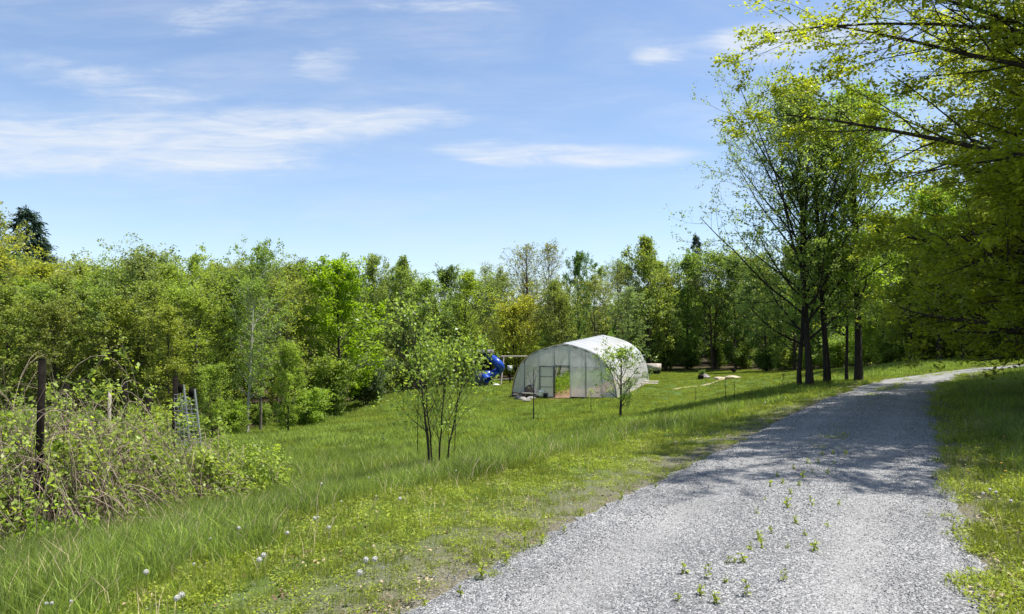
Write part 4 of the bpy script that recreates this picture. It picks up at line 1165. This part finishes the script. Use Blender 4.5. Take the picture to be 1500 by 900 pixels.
# ---- junk in front of the greenhouse
def at_ground(name, px, py, rz=0, h=0): return None


def lump(seed, sx_, sy_, sz_, mat, name="stone", n=1):
    g_ = np.random.default_rng(seed)
    import bmesh
    bm = bmesh.new(); bmesh.ops.create_icosphere(bm, subdivisions=2, radius=1)
    ph = g_.uniform(0, 6, 6)
    for v in bm.verts:
        c = v.co.copy(); f = 1 + .18 * math.sin(c.x * 3 + ph[0]) + .15 * math.sin(c.y * 4 + ph[1]) + .12 * math.sin(c.z * 5 + ph[2])
        v.co = Vector((c.x * f * sx_, c.y * f * sy_, c.z * f * sz_))
    me = bpy.data.meshes.new(name); bm.to_mesh(me); bm.free(); me.materials.append(mat)
    return me


def loc_at(px, py, h=0.0): return Vector(hit(px, py, h))


for i, (px, py, w_, h_, d_) in enumerate([(759, 585, .42, .15, .3), (766, 587, .35, .16, .28), (772, 588, .4, .14, .3), (764, 582, .3, .2, .25), (779, 585, .35, .15, .3), (785, 583, .3, .14, .25)]):
    p_ = loc_at(px, py); o = link("stone", lump(30 + i, w_ * .8, d_ * .8, h_ * .9, STONE)); o.location = p_ + Vector((0, 0, h_ * .45)); o.rotation_euler = (0, 0, i)
    tag(o, "rough grey brown fieldstone heaped in front of the greenhouse", "stone", "fieldstones heaped before the greenhouse")
labs = ["weathered board lying on the stone heap by the greenhouse, longest one", "short pale board lying flat across the stone heap", "dark board sticking out left from the stone heap"]
for i, (px, py, L_, rz_, mt) in enumerate([(768, 583, 1.5, .25, WOODW), (777, 584, 1.1, -.3, PALE), (760, 585, .9, .1, WOODD)]):
    p_ = loc_at(px, py); o = link("board", Acc().box((0, 0, 0), (L_, .16, .035)).mesh("board", mt)); o.location = p_ + Vector((0, -.15, .32 + .03 * i)); o.rotation_euler = (.15, .12 * (i - 1), rz_)
    tag(o, labs[i], "board")
# big round dark lid leaning on the film
p_ = loc_at(778, 583); lid = empty("round_lid", p_ + Vector((0, .1, .42)))
a_ = np.linspace(0, 2 * math.pi, 33)[:-1]; rd = .42
V = [(0, -.04, 0)] + [(rd * math.cos(t), 0, rd * math.sin(t)) for t in a_] + [(rd * math.cos(t), .05, rd * math.sin(t)) for t in a_] + [(0, .05, 0)]
T = [(0, 1 + (i + 1) % 32, 1 + i) for i in range(32)] + [(65, 33 + i, 33 + (i + 1) % 32) for i in range(32)]
Q = [(1 + i, 1 + (i + 1) % 32, 33 + (i + 1) % 32, 33 + i) for i in range(32)]
lid.rotation_euler = (-.2, 0, .1); tag(lid, "round rusty brown disc leaning upright on the stone heap", "lid")
link("disc", mesh("disc", V, Q, T, plain("rusty_disc", (.16, .11, .09), rough=.8, noise=.3)), lid)
link("rim", Acc().tube([(rd * math.cos(t), -.01, rd * math.sin(t)) for t in np.linspace(0, 6.283, 40)], .02, 6).mesh("rim", plain("rust_rim", (.09, .065, .055), rough=.8)), lid)
p_ = loc_at(792, 584); o = link("white_sack", lump(71, .22, .18, .2, WHITE, "white_sack")); o.location = p_ + Vector((0, 0, .35)); o.rotation_euler = (.3, .2, .5); tag(o, "crumpled white sack on the heap beside the greenhouse door", "sack")


def pot(name, px, py, r_, h_, mat, label, cat, lift=0):
    p_ = loc_at(px, py); root = empty(name, p_ + Vector((0, 0, lift)))
    prof = [(r_ * .75, 0), (r_, h_), (r_ * .9, h_), (r_ * .68, .03)]
    a_ = np.linspace(0, 2 * math.pi, 21)[:-1]
    V = [(r * math.cos(t), r * math.sin(t), z) for r, z in prof for t in a_] + [(0, 0, .03), (0, 0, 0)]
    Q = [(k * 20 + i, k * 20 + (i + 1) % 20, (k + 1) * 20 + (i + 1) % 20, (k + 1) * 20 + i) for k in range(3) for i in range(20)]
    T = [(60 + i, 60 + (i + 1) % 20, 80) for i in range(20)] + [((i + 1) % 20, i, 81) for i in range(20)]
    link("body", mesh("body", V, Q, T, mat, True), root)
    link("rim", Acc().tube([(r_ * 1.02 * math.cos(t), r_ * 1.02 * math.sin(t), h_ - .01) for t in np.linspace(0, 6.283, 24)], .014, 5).mesh("rim", mat, True), root)
    tag(root, label, cat)


pot("plant_pot", 799, 583, .17, .3, plain("black_plastic", (.02, .02, .022), rough=.5), "small black plant pot next to the greenhouse door", "plant pot")
# white bucket on a dark post left of the greenhouse
p_ = loc_at(747, 562); o = link("post", Acc().box((0, 0, .5), (.12, .12, 1.1)).mesh("post", WOODD)); o.location = p_; tag(o, "short dark post just left of the greenhouse corner", "post")
pot("bucket", 747, 562, .22, .38, WHITE, "white bucket sitting on the short dark post left of the greenhouse", "bucket", lift=1.05)
# pale planks on the grass
for (a, b, lab) in [((733, 560), (748, 558), "long pale plank lying in the grass between slide and greenhouse"), ((938, 561), (952, 565), "pale plank on the grass right of the greenhouse, upper one"), ((936, 564), (955, 568), "pale plank on the grass right of the greenhouse, lower one")]:
    A_, B_ = loc_at(*a), loc_at(*b); mid_ = (A_ + B_) / 2; d_ = B_ - A_
    o = link("plank", Acc().box((0, 0, 0), (min(d_.length, 2.4), .2, .05)).mesh("plank", PALE)); o.location = mid_ + Vector((0, 0, .2)); o.rotation_euler = (0.1, -.02, math.atan2(d_.y, d_.x) * .4); tag(o, lab, "plank")
o = link("white_sack", lump(72, .2, .16, .1, WHITE, "white_sack")); o.location = loc_at(727, 567) + Vector((0, 0, .16)); tag(o, "white crumpled sheet in the grass below the blue slide", "sheet")

# ---- play tower with blue spiral tube slide
YS = 60.0
px0 = np.array(W(706, 560, YS)); zt = g1(px0[0], YS)
tw = empty("play_tower", (px0[0], YS, zt)); tag(tw, "dark timber play tower with grey roof holding a blue spiral tube slide", "play tower")
dk = 1.35
for sx_ in (-.75, .75):
    for sy_ in (-.7, .7):
        link("post", Acc().box((sx_, sy_, 1.35), (.11, .11, 2.9)).mesh("post", WOODD), tw)
link("deck", Acc().box((0, 0, dk), (1.65, 1.55, .08)).mesh("deck", WOODD), tw)
for sy_ in (-.74, .74):
    link("railing", Acc().box((0, sy_, dk + .35), (1.5, .03, .6)).mesh("railing", WOODD), tw)
link("wall_panel", Acc().box((-.1, -.78, .65), (1.3, .03, 1.25)).mesh("wall_panel", plain("slate_panel", (.13, .14, .16), rough=.7)), tw)
rz_ = 2.62
V = [(-.95, -1, rz_), (.95, -1, rz_), (.95, 1, rz_), (-.95, 1, rz_), (-.95, 0, rz_ + .3), (.95, 0, rz_ + .3)]
link("roof", mesh("roof", V, [(0, 1, 5, 4), (2, 3, 4, 5), (0, 3, 2, 1)], [(0, 4, 3), (1, 2, 5)], ROOFG), tw)
# slide path in photo pixels at its depth
sp_ = [(706, 519, .2), (713, 521, -.1), (721, 526, -.45), (729, 532, -.75), (733, 538, -.5), (731, 544, 0), (724, 547, -.35), (716, 548.5, -.8), (711, 552, -1.0), (714, 557, -1.25)]
pts = []
for a, b, c in sp_:
    q_ = np.array(W(a, b, YS + c)); pts.append((q_[0] - px0[0], c, q_[2] - zt))
pts = resample(np.array(pts), 60)
tube_r = .33
ac = Acc(); v, q = tubes(pts[None], np.full((1, 60), tube_r), 20); ac.add(v, q)
v, q = tubes(pts[None], np.full((1, 60), tube_r - .02), 20); ac.add(v, q[:, ::-1])
sl = link("tube_slide", ac.mesh("tube_slide", BLUE, True), tw)
for k in range(6, 60, 9):
    seg = np.stack([pts[k - 1], pts[k + 1]]); seg = seg[0] + (seg[1] - seg[0]) * np.linspace(.25, .75, 3)[:, None]
    v, q = tubes(seg[None], np.full((1, 3), tube_r + .03), 20); link("joint_ring", Acc().add(v, q).mesh("joint_ring", BLUE, True), sl)
# swing frame
fr = empty("swing_frame", (px0[0], YS, zt)); tag(fr, "pole swing frame beam reaching from the play tower behind the greenhouse", "swing frame")
bx0 = W(738, 522, YS)[0] - px0[0]; bx1 = W(775, 522, YS)[0] - px0[0]; bz = W(738, 522.5, YS)[2] - zt
link("beam", Acc().tube([(bx0 - .25, 0, bz), (bx1, 0, bz)], .07, 8).mesh("beam", WOODW, True), fr)
for bx_ in (bx0, bx1):
    for s_ in (-1, 1):
        link("leg", Acc().tube([(bx_, 0, bz), (bx_ - .25, s_ * 1.0, -.1)], .06, 8).mesh("leg", WOODW, True), fr)
for k_ in (.45,):
    xm = bx0 + (bx1 - bx0) * k_
    ch = Acc().tube([(xm - .22, 0, bz), (xm - .22, 0, .55)], .012, 4).tube([(xm + .22, 0, bz), (xm + .22, 0, .55)], .012, 4)
    ch.box((xm, 0, .54), (.48, .18, .03)); link("swing_seat", ch.mesh("swing_seat", WOODD), fr)

# ---- pale cart at the wood's foot
p_ = Vector(W(957, 546, 80)); p_.z = g1(p_.x, p_.y)
ct = empty("garden_cart", p_, .15); tag(ct, "pale weathered wooden box cart standing by the dark wood right of the greenhouse", "cart")
cw, chh = 1.45, .95
zc = W(957, 538, 80)[2] - p_.z
b_ = Acc()
for s_ in (-1, 1):
    b_.box((0, s_ * .45, zc), (cw, .04, chh * .8)); b_.box((s_ * (cw / 2 - .02), 0, zc), (.04, .86, chh * .8))
b_.box((0, 0, zc - chh * .4 + .02), (cw - .1, .84, .04))
link("box", b_.mesh("box", plain("bleached_boards", (.5, .44, .37), rough=.9, noise=.4, nscale=5)), ct)
for s_, t_ in ((-1, -1), (-1, 1), (1, -1), (1, 1)):
    wh = Acc().tube([(s_ * .38, t_ * .47, .22), (s_ * .38, t_ * .52, .22)], .22, 16)
    link("wheel", wh.mesh("wheel", plain("tyre_rubber", (.02, .02, .02), rough=.8)), ct)
link("handle", Acc().tube([(-cw / 2, 0, zc - .3), (-cw / 2 - .7, 0, zc + .1)], .025, 6).mesh("handle", WOODD), ct)

# ---- sandy strip and heaps
so_ = None
A_ = [hit(*q_)[:2] for q_ in [(985, 571), (1005, 568), (1025, 566), (1042, 562), (1054, 558), (1066, 555), (1080, 554)]]
A_ = resample(np.array(A_, float), 40)
d_ = np.gradient(A_, axis=0); d_ /= np.linalg.norm(d_, axis=1)[:, None]; nn = np.stack([-d_[:, 1], d_[:, 0]], 1)
wd = .04 + .09 * np.sin(np.linspace(.2, 2.9, 40)) * (.6 + .5 * vnoise(np.arange(40) * .4, np.zeros(40), 1, 4))
cols = np.linspace(-1, 1, 5)
X_ = A_[:, None, 0] + nn[:, None, 0] * wd[:, None] * cols * 1.6; Y_ = A_[:, None, 1] + nn[:, None, 1] * wd[:, None] * cols * 1.6
Z_ = gh(X_, Y_) + gnoise(X_, Y_) + .04 - .1 * (np.abs(cols) > .9)[None]
idx = np.arange(200).reshape(40, 5)
Q = np.stack([idx[:-1, :-1], idx[:-1, 1:], idx[1:, 1:], idx[1:, :-1]], -1).reshape(-1, 4)
tag(link("sand_path", mesh("sand_path", np.stack([X_.ravel(), Y_.ravel(), Z_.ravel()], 1), Q, None, SAND, True)), "narrow curved strip of bare pale sand in the far meadow", kind="structure")
for i, (px, py, r_, h_, lab) in enumerate([(1058, 556, .55, .24, "low heap of pale sand at the end of the sandy strip"), (1075, 555, .6, .22, "wider heap of pale sand right of the other heap")]):
    p_ = loc_at(px, py)
    me = lump(80 + i, r_, r_ * .8, h_, SAND, "sand_heap"); o = link("sand_heap", me); o.location = p_; tag(o, lab, "sand heap")
for i, (px, py, s_, mt, lab) in enumerate([(1075, 552, .22, WOODD, "dark stump like lump on top of the wider sand heap"), (1027, 556, .28, WOODD, "dark rock lying left of the sand heaps, left one of two"), (1034, 555, .3, STONE, "grey brown rock lying left of the sand heaps, right one of two")]):
    p_ = loc_at(px, py); o = link("dark_rock" if i else "stump", lump(90 + i, s_, s_ * .8, s_ * .8, mt)); o.location = p_ + Vector((0, 0, .5 if i == 0 else .12)); tag(o, lab, "rock" if i else "stump")
p_ = loc_at(1032, 556); place("shrub1", p_.x, p_.y + .8, H=.75, color="deep", name="shrub", cat="shrub", label="tiny dark bush beside the two rocks in the far meadow")

# ------------------------------------------------------------------ fruit trees and saplings
p_ = loc_at(640, 690)
H1 = W(640, 452, p_.y)[2] - p_.z
LIB["apple1"] = make_tree("apple", 1001, H=H1, r0=.024, Rad=1.0, tb=.24, n1=34, n2=7, n3=3, prof="egg", a_lo=52, a_hi=20, up1=.5, L2=.42, up2=.25, leaf=.062, cnt=3700, sig=.045, stems=4, stem_spread=.22, spread_r=.1, up=.35, lw=.6, minr=.0035, lmat=LEAF_NEAR, wob=.06)
place("apple1", p_.x, p_.y, H=H1 * 1.12, color=(.17, .24, .055), bark="dark", name="apple_tree", label="forked many stemmed apple tree in fresh leaf nearest the lane", rz=3.3, jitter=.02)
for (px, py, top, lab) in [(611, 672, 555, "thin upright support stick left of the forked apple tree"), (666, 673, 590, "thin support stick right of the forked apple tree")]:
    q_ = loc_at(px, py); t_ = W(px + 2, top, q_.y)[2]
    o = link("garden_stake", Acc().tube([(0, 0, -.1), (.01, 0, (t_ - q_.z) * .5), (.03, 0, t_ - q_.z)], [.012, .01, .008], 5).mesh("garden_stake", WOODD)); o.location = q_; tag(o, lab, "stake")
p_ = loc_at(909, 615); H2 = W(909, 500, p_.y)[2] - p_.z
LIB["apple2"] = make_tree("apple", 1002, H=H2, r0=.07, Rad=1.35, tb=.24, n1=15, n2=8, n3=3, prof="egg", a_lo=68, a_hi=28, up1=.75, L2=.42, up2=.25, leaf=.085, cnt=3400, sig=.06, up=.3, lw=.65, minr=.006, lmat=LEAF_NEAR, wob=.03, lean=-.02)
place("apple2", p_.x, p_.y, H=H2 * 1.08, color=(.2, .27, .085), bark="dark", name="apple_tree", label="single trunked apple tree with pale blossom in front of the greenhouse", rz=.3, jitter=.02)
LIB["whip0"] = make_tree("sapling", 1003, H=2.4, r0=.035, Rad=.5, tb=.42, n1=9, n2=3, prof="vase", a_lo=35, a_hi=18, up1=.5, leaf=.05, cnt=60, sig=.03, minr=.007)
LIB["whip1"] = make_tree("sapling", 1004, H=1.6, r0=.022, Rad=.35, tb=.2, n1=9, n2=4, prof="egg", a_lo=50, a_hi=20, up1=.4, leaf=.07, cnt=260, sig=.05, minr=.005)
LIB["stick0"] = make_tree("sapling", 1005, H=1.4, r0=.028, Rad=.15, tb=.6, n1=4, n2=2, prof="egg", a_lo=40, a_hi=20, up1=.4, leaf=.05, cnt=14, sig=.03, minr=.007)
for (kd, px, py, top, cl, lab) in [("whip0", 782, 618, 533, "olive", "bare sapling with steep forked twigs before the greenhouse door"), ("whip1", 866, 607, 565, "fresh", "small leafy sapling between the bare sapling and the blossoming apple tree"),
                                   ("whip1", 923, 592, 548, "fresh", "leafy sapling half hidden behind the blossoming apple tree"), ("stick0", 1019, 592, 566, "olive", "leftmost of the stick thin saplings in the far meadow"),
                                   ("stick0", 1063, 588, 553, "olive", "tallest stick thin sapling standing before the sand heaps"), ("stick0", 1076, 585, 555, "olive", "stick thin sapling right of the one before the sand heaps"),
                                   ("whip1", 1147, 574, 543, "deep", "dark leafed little tree beside the roadside group")]:
    q_ = loc_at(px, py); t_ = W(px, top, q_.y)[2]
    place(kd, q_.x, q_.y, H=t_ - q_.z, color=cl, name="sapling", cat="sapling", label=lab, jitter=.05)

# ------------------------------------------------------------------ old fence posts and wire
def fpost(px, top, Y, wd_, lab, tilt=(0, 0), name="fence_post", mat=WOODD):
    x, y, z = W(px, top, Y); zg = g1(x, y)
    h_ = z - zg
    a = Acc().box((0, 0, h_ / 2 - .1), (wd_, wd_, h_ + .2)); a.box((0, 0, h_ + .006), (wd_ * .8, wd_ * .8, .03))
    o = link(name, a.mesh(name, mat)); o.location = (x, y, zg); o.rotation_euler = (tilt[0], tilt[1], .3); tag(o, lab, "fence post")
    return o


fpost(62, 528, 8.6, .066, "tall dark square fence post rising from the bramble, nearest one")
fpost(97, 564, 15.5, .1, "dark fence post top just right of the tallest post")
fpost(184, 563, 19, .1, "weathered fence post top above the middle of the bramble")
fpost(218, 570, 19.5, .1, "weathered fence post top left of the wire panels")
fpost(257, 552, 17.5, .10, "thick dark fence post left of the wire panels")
fpost(161, 572, 18.5, .07, "thin pale fence stake above the bramble's crest", mat=WOODW)
# two narrow leaning wire panels
def wirepanel(pA, pB, topA, topB, bot, YA, YB, lab):
    xa, ya, za = W(pA, topA, YA); xb, yb, zb_ = W(pB, topB, YB)
    ga, gb = g1(xa, ya), g1(xb, yb)
    root = empty("wire_panel", (xb, yb, gb)); o0 = np.array([xb, yb, gb])
    lean = .28
    A0, A1 = np.array([xa, ya, ga]) - o0, np.array([xa - lean * .4, ya, za]) - o0
    B0, B1 = np.array([lean, 0, 0]), np.array([0, 0, zb_ - gb])
    link("metal_post", Acc().tube([B0, B1], .022, 6).mesh("metal_post", STEEL), root)
    link("wooden_cap", Acc().box(B1 + np.array([-.07, 0, -.08]), (.09, .04, .2)).mesh("wooden_cap", WOODD), root)
    wr = Acc()
    for k in range(20):
        f = (k + .6) / 20 * .9
        a_, b_ = A1 + (A0 - A1) * f, B1 + (B0 - B1) * f + np.array([0, 0, -.1])
        m_ = (a_ + b_) / 2 + np.array([0, 0, -.02])
        wr.tube([a_, m_, b_], .0055, 4)
    for k in range(4):
        f = k / 3 * .98 + .01
        wr.tube([A1 + (B1 - A1) * f + (0, 0, -.1), A0 + (B0 - A0) * f + (0, 0, .15)], .004, 4)
    link("wire_mesh", wr.mesh("wire_mesh", plain("bright_wire", (.6, .62, .62), rough=.4, metal=.5)), root)
    tag(root, lab, "fence panel")


wirepanel(262, 269, 575, 564, 650, 17.3, 16.6, "narrow leaning wire panel against the thick dark post")
wirepanel(274, 285, 577, 570, 650, 17.2, 16.3, "wider leaning wire panel, the right one of the pair")

# ------------------------------------------------------------------ brambles
BRL = leafmat("bramble_leaf", trans=.45, rough=.45, spec=.35)


def bramble(px, Y, H, rx_, ry_, seed, ndry, ngreen, nleaf, lab, col=(.2, .265, .05), leafbias=.5):
    g = np.random.default_rng(seed)
    x, y, _ = W(px, 600, Y); zg = g1(x, y)
    root = empty("bramble_bush", (x, y, zg)); tag(root, lab, "bramble", None)

    def canes(n, hm, wobble, spread, npt=12):
        a = g.uniform(0, 6.28, n); r_ = np.sqrt(g.uniform(0, 1, n))
        b = np.stack([rx_ * r_ * np.cos(a), ry_ * r_ * np.sin(a), np.full(n, -.1)], 1)
        b[:, 2] += gh(x + b[:, 0], y + b[:, 1]) - zg
        az = g.uniform(0, 6.28, n); L_ = H * hm * g.uniform(.7, 1.9, n)
        d = np.stack([np.cos(az) * .35, np.sin(az) * .35, np.ones(n)], 1); d /= np.linalg.norm(d, axis=1)[:, None]
        fall = g.uniform(.5, 1.5, n)[:, None]; hd = np.stack([np.cos(az), np.sin(az), np.zeros(n)], 1)
        P_ = np.empty((n, npt, 3)); P_[:, 0] = b
        for j in range(1, npt):
            d = d + (hd * .16 * spread - np.array([0, 0, .2]) * fall * (j / npt) * 1.5) + g.normal(size=(n, 3)) * wobble
            d /= np.linalg.norm(d, axis=1)[:, None]
            P_[:, j] = P_[:, j - 1] + d * (L_ / (npt - 1))[:, None]
        lo_ = gh(x + P_[..., 0], y + P_[..., 1]) - zg + .03
        P_[..., 2] = np.maximum(P_[..., 2], np.where(np.arange(npt)[None] > 0, lo_, -9))
        return P_
    def shape(P_):
        b0 = P_[:, :1].copy(); P_[..., :2] = b0[..., :2] + (P_[..., :2] - b0[..., :2]) * .6
        top = np.percentile(P_[..., 2].max(1), 88); P_[..., 2] = np.where(P_[..., 2] > 0, P_[..., 2] * H / max(top, .05), P_[..., 2])
        # dome: canes near the rim stay lower
        q_ = np.clip(np.hypot(P_[..., 0] / (rx_ * 1.35), P_[..., 1] / (ry_ * 1.35)), 0, 1.3)
        P_[..., 2] *= np.where(P_[..., 2] > 0, np.clip(1.12 - .62 * q_ ** 2, .2, 1.1), 1)
        return P_
    Pd = shape(canes(ndry, 1.0, .13, 1.0)); Rd = g.uniform(.003, .0065, ndry)[:, None] * np.linspace(1, .45, 12)[None]
    v, q = tubes(Pd, Rd, 4)
    half = int(ndry * .6)
    cut = half * 12 * 4
    link("dry_canes", mesh("dry_canes", v[:cut], q[: half * 11 * 4], None, CANE, True), root)
    link("dark_canes", mesh("dark_canes", v[cut:], q[half * 11 * 4:] - cut, None, CANE_D, True), root)
    Pg = shape(canes(ngreen, .85, .1, .9)); Rg = np.full((ngreen, 12), .003)
    v, q = tubes(Pg, Rg, 3)
    link("green_canes", mesh("green_canes", v, q, None, plain("green_cane", (.16, .2, .06), rough=.6)), root)
    # leaves in sprays of three to five along the outer cane
    T_ = Pg[:, 4:]
    V, Q, var = twig_leaves(T_, nleaf, .062, .055, g, t0=.0, w=.62, up=.62, droop=.15)
    link("foliage", mesh("foliage", V, Q, None, BRL, False, {"var": var}), root, col)


bramble(-25, 8.4, 1.55, 1.0, .9, 1, 340, 90, 3800, "tangled bramble at the left edge, mostly dry canes with dark hollows")
bramble(70, 9.3, 1.45, 1.1, .9, 2, 520, 100, 4200, "tall bramble round the tall fence post with arching dry canes")
bramble(160, 10.3, 1.5, .72, .8, 3, 400, 180, 9500, "highest green bramble right of the tall fence post")
bramble(250, 11.3, 1.02, .85, .8, 4, 420, 170, 8500, "leafy bramble with a brown thatch of dead canes in front")
bramble(345, 12.3, .85, .75, .6, 5, 90, 190, 8500, "low bright green bramble at the right end of the thicket")
bramble(175, 13.5, 1.45, 1.1, .9, 6, 300, 120, 4800, "bramble in the second rank below the weathered post tops")
bramble(40, 13.0, 1.6, 1.7, 1.0, 7, 380, 130, 4500, "bramble behind the tall fence post")
bramble(82, 7.9, .75, .22, .2, 8, 14, 22, 750, "small bright leafy shoot in front of the tall fence post's foot", col=(.2, .31, .03))

# ------------------------------------------------------------------ dandelions
def clock_mesh():
    g_ = np.random.default_rng(3); n = 90
    d = g_.normal(size=(n, 3)); d /= np.linalg.norm(d, axis=1)[:, None]
    s = np.cross(d, g_.normal(size=(n, 3))); s /= np.linalg.norm(s, axis=1)[:, None]
    t = np.cross(d, s)
    r_ = .026
    V = np.stack([d * .004, d * r_ * .9 + s * .0055, d * r_ + t * .0055, d * r_ * .9 - s * .0055, d * r_ - t * .005], 1).reshape(-1, 3)
    k = np.arange(n)[:, None] * 5
    return mesh("seed_head", V, k + np.array([1, 2, 3, 4]), k + np.array([0, 1, 3]), leafmat("dandelion_fluff", trans=.5, useobj=False, col=(.52, .52, .49), yellow=(1, 1, 1), varlo=.9, varhi=1.1))


CL = clock_mesh(); STEM = plain("dandelion_stem", (.2, .22, .07), rough=.6)
stem_m = Acc().tube([(0, 0, -.24), (.008, .003, -.12), (0, 0, 0)], .0028, 5).mesh("stem", STEM)


def flower(px, py, h_, kind, lab, grp, s=1.0):
    x, y, z = hit(px, py, h_)
    root = empty("dandelion", (x, y, z + h_), random.uniform(0, 6)); s *= .72; root.scale = (s, s, s); root.rotation_euler = (random.uniform(-.2, .2), random.uniform(-.2, .2), 0)
    link("stem", stem_m, root); link("seed_head" if kind == 0 else "flower_head", CL if kind == 0 else YL, root)
    tag(root, lab, "dandelion", grp)


g_ = np.random.default_rng(8); n = 44
a_ = g_.uniform(0, 6.283, n); el = g_.uniform(.05, 1.3, n); d = np.stack([np.cos(a_) * np.cos(el), np.sin(a_) * np.cos(el), np.sin(el) * .5], 1)
s_ = np.stack([-np.sin(a_), np.cos(a_), np.zeros(n)], 1)
V = np.stack([d * .002, d * .018 - s_ * .004, d * .022, d * .018 + s_ * .004], 1).reshape(-1, 3)
YL = mesh("flower_head", V, np.arange(n * 4).reshape(n, 4), None, plain("dandelion_yellow", (.75, .5, .02), rough=.6, noise=.1))
for px, py, lab in [(214, 840, "dandelion clock alone in the long grass nearest the lower left"), (259, 880, "larger dandelion clock of the pair at the grass crest's lower end"), (266, 873, "upper dandelion clock of the pair at the grass crest's lower end"),
                    (380, 822, "front dandelion clock of the close pair above the bare patch"), (386, 816, "rear dandelion clock of the close pair above the bare patch"), (527, 840, "big dandelion clock on the weedy verge"), (536, 822, "dandelion clock behind the big one on the weedy verge"), (549, 821, "smaller dandelion clock right of the two on the weedy verge")]:
    flower(px, py, .2, 0, lab, None, 1.05)
DW = "small white dandelion clock in the meadow grass"
for px, py in [(284, 827), (421, 782), (461, 760), (466, 758), (482, 773), (104, 883), (68, 887), (76, 884), (586, 731), (438, 686), (480, 689), (471, 709), (308, 790), (551, 728), (603, 674), (630, 676), (705, 641), (668, 690), (745, 600), (838, 640), (884, 622), (990, 648), (1022, 580), (1150, 583), (1163, 580), (1180, 585), (1121, 590), (962, 592), (812, 628), (540, 700), (500, 735), (350, 775), (880, 623)]:
    flower(px, py, .2, 0, DW, "small white dandelion clocks dotted over the meadow", random.uniform(.5, .95) * (1.3 if py < 660 else 1))
for px, py in [(1418, 690), (1467, 680), (1473, 691), (1467, 701), (1387, 654), (1420, 656), (1470, 640), (1396, 612)]:
    flower(px, py, .22, 1, "yellow dandelion blooming in the shaded right verge", "yellow dandelions in the right verge", 1.2)
for px, py in [(1450, 718), (1440, 724), (1481, 735), (1459, 722)]:
    flower(px, py, .22, 0, "white dandelion clock in the sunlit right verge", "white clocks in the right verge", .8)

# ------------------------------------------------------------------ weeds on the lane
def weed_mesh(seed, h_, nl, sz):
    g_ = np.random.default_rng(seed)
    ns = g_.integers(2, 4); P_ = []
    for k in range(ns):
        a = g_.uniform(0, 6.28); hh = h_ * g_.uniform(.6, 1)
        P_.append([(0, 0, -.02), (math.cos(a) * hh * .12, math.sin(a) * hh * .12, hh * .5), (math.cos(a) * hh * .3, math.sin(a) * hh * .3, hh)])
    P_ = np.array(P_); v, q = tubes(P_, np.full((ns, 3), .0022), 4)
    b = g_.integers(0, ns, nl); t = g_.uniform(.1, 1, nl) * 2; i = np.minimum(t.astype(int), 1); f = (t - i)[:, None]
    p = P_[b, i] * (1 - f) + P_[b, i + 1] * f + g_.normal(size=(nl, 3)) * .006
    V, Q, var = leaves(p, sz, g_, w=.6, up=.6)
    return mesh("stems", v, q, None, plain("weed_stem", (.15, .18, .05))), mesh("leaves", V, Q, None, VERGE, False, {"var": var})


WM = [weed_mesh(1, .13, 16, .042), weed_mesh(2, .19, 20, .045), weed_mesh(3, .06, 14, .035), weed_mesh(4, .10, 22, .04)]


def weed(px, py, k, s, lab, grp=None):
    x, y, _ = hit(px, py); z = g1(x, y) + .012
    root = empty("weed", (x, y, z), random.uniform(0, 6)); s *= .68; root.scale = (s, s, s)
    link("stems", WM[k][0], root); link("leaves", WM[k][1], root); tag(root, lab, "weed", grp)


for px, py, k, s, lab in [(1035, 863, 1, 1.0, "tall weed with round leaves in the lane, left of its neighbour"), (1094, 885, 1, 1.0, "tall weed with a leafy top near the front of the lane"), (1152, 757, 3, 1.5, "bushiest low weed in the middle of the lane"),
                          (1112, 800, 3, 1.25, "bushy weed on the lane's left wheel track edge"), (1190, 754, 1, .9, "upright weed right of the bushiest one on the lane"), (1147, 866, 1, .85, "thin weed right of the two tall ones on the lane"), (704, 847, 3, 1.5, "broad weed at the gravel's left fringe")]:
    weed(px, py, k, s, lab)
for px, py in [(1048, 897), (1110, 763), (1213, 780), (1180, 793), (1138, 707), (1128, 723), (1158, 737), (1163, 693), (1185, 684), (1200, 683), (1223, 684), (1220, 667), (1230, 753), (1193, 817), (1100, 818), (1077, 838), (1005, 858), (1025, 888), (1153, 813), (1147, 717), (1062, 868), (1120, 745),
               (1175, 708), (1190, 700), (1170, 722), (1212, 700), (1117, 815), (1090, 840), (1240, 668), (1205, 668), (1065, 838), (623, 890), (675, 873), (827, 787), (743, 828), (793, 803), (720, 822), (770, 800), (910, 742), (960, 722), (850, 765), (995, 893), (1130, 790), (1165, 775)]:
    weed(px, py, random.choice([0, 2, 3, 3]), random.uniform(.7, 1.3), "little green weed sprouting from the grey gravel", "little weeds sprouting from the gravel")
# plain white stone
p_ = loc_at(1366, 777); o = link("white_stone", lump(5, .03, .025, .02, WHITE)); o.location = p_ + Vector((0, 0, .02)); tag(o, "single white pebble standing out on the right wheel track", "stone")
